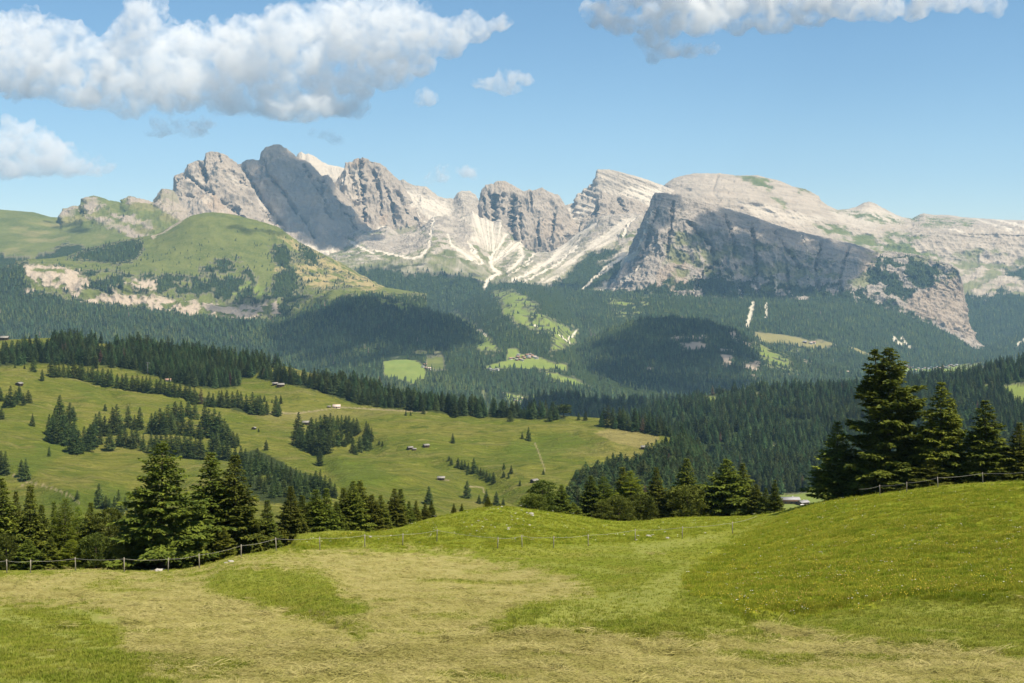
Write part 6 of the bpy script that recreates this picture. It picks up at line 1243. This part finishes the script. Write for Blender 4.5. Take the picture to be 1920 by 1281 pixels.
# haze: one closed box of even thin air
def haze():
    mb = MB(); mb.box((0, 8400, 60), (9000, 9400, 1310)); o = add_obj('haze', mb.mesh('haze'))
    m = bpy.data.materials.new('haze_air'); m.use_nodes = True; nt = m.node_tree; nt.nodes.remove(nt.nodes['Principled BSDF'])
    v = nt.nodes.new('ShaderNodeVolumePrincipled'); v.inputs['Density'].default_value = HAZE; v.inputs['Color'].default_value = (0.42, 0.70, 1.0, 1); v.inputs['Anisotropy'].default_value = 0.0
    nt.links.new(v.outputs[0], nt.nodes['Material Output'].inputs['Volume']); o.data.materials.append(m)
    o['kind'] = 'stuff'; o['label'] = 'thin blue summer haze filling the valley'
HAZE = 2.7e-5
haze()
# clouds: lumpy closed bodies of even mist
def cloud_mat(name, dens, wl=0):
    m = bpy.data.materials.new(name); m.use_nodes = True; nt = m.node_tree; nt.nodes.remove(nt.nodes['Principled BSDF'])
    v = nt.nodes.new('ShaderNodeVolumePrincipled'); v.inputs['Density'].default_value = dens; v.inputs['Color'].default_value = (0.999, 0.999, 0.999, 1); v.inputs['Anisotropy'].default_value = 0.0
    if wl:
        n = noise(nt, objco(nt), 1.0 / wl, 6, 0.66, 0.7)
        nt.links.new(remap(nt, n, 0.40, 0.62, dens * 0.01, dens * 2.1), v.inputs['Density']); m.cycles.volume_step_rate = 0.12
    nt.links.new(v.outputs[0], nt.nodes['Material Output'].inputs['Volume']); return m
def puffs(C, Rr, voxel, amp, wl, seed, flat=None):
    import bmesh
    bm = bmesh.new()
    for c, r in zip(C, Rr):
        bmesh.ops.create_icosphere(bm, subdivisions=3, radius=1.0, matrix=Matrix.Translation(Vector(c)) @ Matrix.Diagonal((*r, 1)))
    me = bpy.data.meshes.new('tmp'); bm.to_mesh(me); bm.free(); o = bpy.data.objects.new('tmp', me); COL.objects.link(o)
    md = o.modifiers.new('r', 'REMESH'); md.mode = 'VOXEL'; md.voxel_size = voxel
    dg = bpy.context.evaluated_depsgraph_get(); dg.update(); m2 = bpy.data.meshes.new_from_object(o.evaluated_get(dg)); bpy.data.objects.remove(o); bpy.data.meshes.remove(me)
    n = len(m2.vertices); v = np.empty(n * 3, np.float32); m2.vertices.foreach_get('co', v); v = v.reshape(-1, 3).astype(float)
    nn = np.empty(n * 3, np.float32); m2.vertices.foreach_get('normal', nn); nn = nn.reshape(-1, 3)
    b = 0; a = 1.0
    for k in range(6): b = b + a * (np.abs(perlin(v / wl * 2.1 ** k + k * 5.1, seed + k)) * 2 - 0.45); a *= 0.6
    if flat is not None: b = np.where(nn[:, 2] < -0.3, b * 0.45, b)
    v = v + nn * (b * amp)[:, None]
    m2.vertices.foreach_set('co', v.astype(np.float32).ravel()); m2.update()
    o = bpy.data.objects.new('tmp', m2); COL.objects.link(o); md = o.modifiers.new('r', 'REMESH'); md.mode = 'VOXEL'; md.voxel_size = voxel * 0.8
    dg = bpy.context.evaluated_depsgraph_get(); dg.update(); m3 = bpy.data.meshes.new_from_object(o.evaluated_get(dg)); bpy.data.objects.remove(o); bpy.data.meshes.remove(m2); return m3
def cloud(label, d, pts, dens, voxel=6, amp=14, wl=60, seed=1, depth=1.0, group=None):
    """pts: column, row, radius (photo units) of the billows at distance d"""
    k = d / F; rr = random.Random(seed)
    C = []; Q = []
    for p in pts:
        x, y, r = p[:3]; ry = p[3] if len(p) > 3 else r
        C.append(((x - 960) * k, d + rr.uniform(-0.6, 0.6) * r * k, (HOR - y) * k)); Q.append((r * k, r * k * depth, ry * k))
    me = puffs(C, Q, voxel * k, amp * k, wl * k, seed, True); o = add_obj('cloud', me, [cloud_mat('cloud_mist', dens, 34 * k)]); tag(o, label, 'cloud', group)
    return o
cloud('huge white cumulus cloud filling the upper left of the sky', 21500, [(-60, 110, 90, 75), (30, 110, 90, 80), (20, 60, 60, 45), (100, 130, 75, 60), (150, 110, 60, 60), (140, 160, 60, 40), (210, 150, 60, 55), (275, 150, 70, 55), (310, 135, 70, 60), (250, 130, 60, 60), (360, 160, 60, 45), (100, 60, 45, 35), (180, 165, 60, 48), (190, 120, 60, 50), (250, 75, 62, 55), (275, 30, 45, 42), (255, 20, 30), (330, 95, 70, 65), (400, 120, 75, 75), (380, 70, 40, 30), (470, 105, 75, 75), (550, 90, 75, 75), (630, 75, 75, 75), (700, 60, 70, 65), (740, 35, 50, 40), (780, 70, 62, 58), (835, 72, 50, 40), (885, 58, 42, 28), (925, 45, 30, 16), (600, 165, 70, 42), (520, 180, 75, 48), (660, 160, 50, 35), (430, 185, 60, 34), (330, 185, 55, 30), (240, 195, 50, 24), (560, 205, 80, 28), (640, 195, 50, 25), (720, 125, 60, 40), (780, 115, 40, 26)], 0.0020, 3, 19, 55, 11, 0.75)
cloud('long flat-bottomed cloud cut by the top edge at right', 21000, [(1120, 25, 32, 30), (1170, 30, 45, 34), (1240, 30, 58, 44), (1310, 25, 60, 50), (1380, 15, 55, 48), (1450, 20, 52, 46), (1520, 5, 55, 48), (1590, 0, 50, 45), (1650, 10, 46, 36), (1710, 12, 40, 30), (1770, 5, 40, 26), (1840, 8, 24, 20), (1865, 15, 14, 20), (1250, 95, 26, 20), (1285, 92, 30, 18), (1222, 105, 18, 14), (1330, 90, 20, 14), (1220, 70, 30, 20), (1180, -30, 50), (1260, -45, 70), (1350, -50, 75), (1450, -50, 75), (1550, -55, 70), (1650, -45, 60), (1750, -35, 45)], 0.0024, 3, 17, 50, 23, 0.8)
cloud('low cumulus at the left edge above the green ridge', 30000, [(-30, 290, 60, 42), (20, 275, 45, 38), (35, 250, 30, 26), (70, 285, 50, 38), (110, 290, 40, 30), (100, 280, 30, 22), (140, 312, 45, 22), (180, 315, 30, 16), (60, 318, 70, 18)], 0.0016, 2.5, 17, 42, 31)
cloud('small white puff right of the huge cumulus', 24000, [(945, 150, 28, 20), (965, 143, 20, 14), (985, 150, 18, 12), (915, 158, 22, 12), (950, 165, 30, 12), (893, 160, 12, 6)], 0.0018, 2, 14, 30, 37)
cloud('faint square puff below the right end of the huge cumulus', 24000, [(792, 185, 16, 11), (806, 190, 14, 11), (785, 195, 11, 8)], 0.0026, 2, 9, 22, 41)
cloud('thin grey scrap under the middle of the huge cumulus', 22000, [(320, 240, 38, 14), (360, 245, 32, 14), (295, 250, 24, 9), (385, 232, 20, 8)], 0.0013, 2, 13, 30, 43)
cloud('thin scrap of mist above the highest dark peak', 22000, [(600, 252, 26, 8), (630, 262, 20, 8)], 0.0008, 2, 10, 24, 47)
cloud('faint wispy scrap above the saddle, left one', 22000, [(822, 330, 18, 13), (832, 318, 11, 9), (806, 340, 13, 7)], 0.0030, 2, 10, 22, 53)
cloud('faint wispy scrap above the saddle, right one', 22000, [(875, 325, 18, 11), (890, 332, 12, 9), (862, 320, 10, 7)], 0.0030, 2, 10, 22, 59)
# unseen clouds added overhead, shaped to shade parts of the mountains and the valley
def shade_cloud(regions, zc, seed):
    C = []; Q = []; rr = random.Random(seed)
    for lo, poly, r, n in regions:
        ins = (poly_sd(lo.px, lo.py, poly) > 0) & lo.vis[:, None]; k = np.argwhere(ins)
        sel = R.choice(len(k), min(n, len(k)), replace=False)
        for i in sel:
            p = lo.P[tuple(k[i])]; t = (zc - p[2]) / S[2]; q = p + S * t
            C.append(tuple(q + np.array([0, 0, rr.uniform(-0.2, 0.5) * r]))); Q.append((r * rr.uniform(0.8, 1.2), r * rr.uniform(0.8, 1.2), r * rr.uniform(0.6, 0.9)))
    return C, Q
L_ = LOFTS
cl_mat = cloud_mat('shade_cloud_mist', 0.012)
for i, (zc, reg) in enumerate([
    (2600, [(L_['massif'], [(465, 300), (512, 270), (560, 295), (640, 365), (705, 450), (690, 475), (580, 455), (535, 430), (505, 400)], 90, 120), (L_['massif'], [(452, 308), (475, 300), (512, 280), (540, 420), (500, 400)], 50, 30), (L_['massif'], [(520, 300), (560, 310), (640, 380), (695, 450), (680, 470), (600, 450), (540, 410)], 130, 70), (L_['cirque'], [(555, 482), (640, 458), (690, 465), (700, 485), (620, 500)], 60, 10)]),
    (2300, [(L_['wall'], [(1310, 385), (1400, 405), (1550, 448), (1640, 470), (1620, 500), (1590, 545), (1400, 560), (1320, 545), (1335, 480), (1315, 430)], 85, 170), (L_['wall'], [(1225, 362), (1290, 372), (1270, 400), (1235, 420), (1210, 440), (1190, 500), (1160, 540), (1180, 470)], 55, 40), (L_['cirque'], [(1175, 470), (1200, 455), (1190, 540), (1080, 565), (1040, 540), (1100, 520)], 70, 26)]),
    (1700, [(L_['vhill'], [(1120, 690), (1170, 620), (1200, 598), (1260, 590), (1330, 600), (1375, 625), (1395, 660), (1390, 720), (1300, 735), (1180, 735)], 85, 80), (L_['vhill'], [(1060, 720), (1110, 660), (1170, 612), (1250, 590), (1340, 598), (1400, 630), (1430, 680), (1420, 730), (1150, 745)], 42, 150), (L_['dridge'], [(985, 742), (1060, 735), (1200, 742), (1200, 790), (1000, 790)], 60, 26)]),
    (1800, [(L_['apron'], [(620, 575), (700, 562), (780, 585), (870, 610), (880, 640), (820, 650), (740, 640), (660, 640), (600, 625)], 80, 70), (L_['apron'], [(560, 600), (640, 568), (720, 556), (800, 580), (890, 615), (895, 650), (800, 668), (680, 665), (580, 645)], 42, 130), (L_['green'], [(380, 565), (500, 550), (620, 560), (600, 592), (420, 595)], 60, 24), (L_['apron'], [(470, 600), (600, 605), (640, 650), (700, 670), (640, 680), (560, 660), (470, 625)], 60, 30), (L_['apron'], [(540, 660), (700, 680), (690, 712), (600, 700)], 55, 14)]),
    (2500, [(L_['cirque'], [(720, 495), (760, 487), (800, 490), (790, 500), (735, 502)], 45, 8), (L_['cirque'], [(825, 505), (900, 510), (900, 530), (830, 528)], 50, 9), (L_['green'], [(430, 418), (520, 425), (540, 440), (470, 440)], 40, 8), (L_['ridge'], [(80, 410), (150, 420), (165, 440), (110, 430)], 50, 8)])]):
    C, Q = shade_cloud(reg, zc, 60 + i)
    me = puffs(C, Q, 20, 34, 130, 70 + i); o = add_obj('clouds', me, [cl_mat]); o['kind'] = 'stuff'; o['label'] = 'unseen clouds overhead, shaped and placed to shade the land below'
# ------------------------------------------------------------------ camera
cd = bpy.data.cameras.new('camera'); cam = bpy.data.objects.new('camera', cd); COL.objects.link(cam); SC.camera = cam
cam.location = (0, 0, 0); cam.rotation_euler = (math.pi / 2, 0, 0); cd.sensor_width = 36; cd.lens = 18 / math.tan(math.radians(20.0)); cd.shift_y = -(640.5 - HOR) / 1920.0
cd.clip_start = 0.5; cd.clip_end = 80000
vs = SC.view_settings; SC.display_settings.display_device = 'sRGB'; vs.view_transform = 'Standard'; vs.look = 'None'; vs.exposure = 0.61; vs.gamma = 1.0; vs.use_curve_mapping = False
cy = SC.cycles; cy.volume_bounces = 24; cy.max_bounces = 26; cy.diffuse_bounces = 2; cy.transparent_max_bounces = 64; cy.use_denoising = True; cy.denoiser = 'OPENIMAGEDENOISE'
cy.volume_step_rate = 1.0; cy.use_adaptive_sampling = False
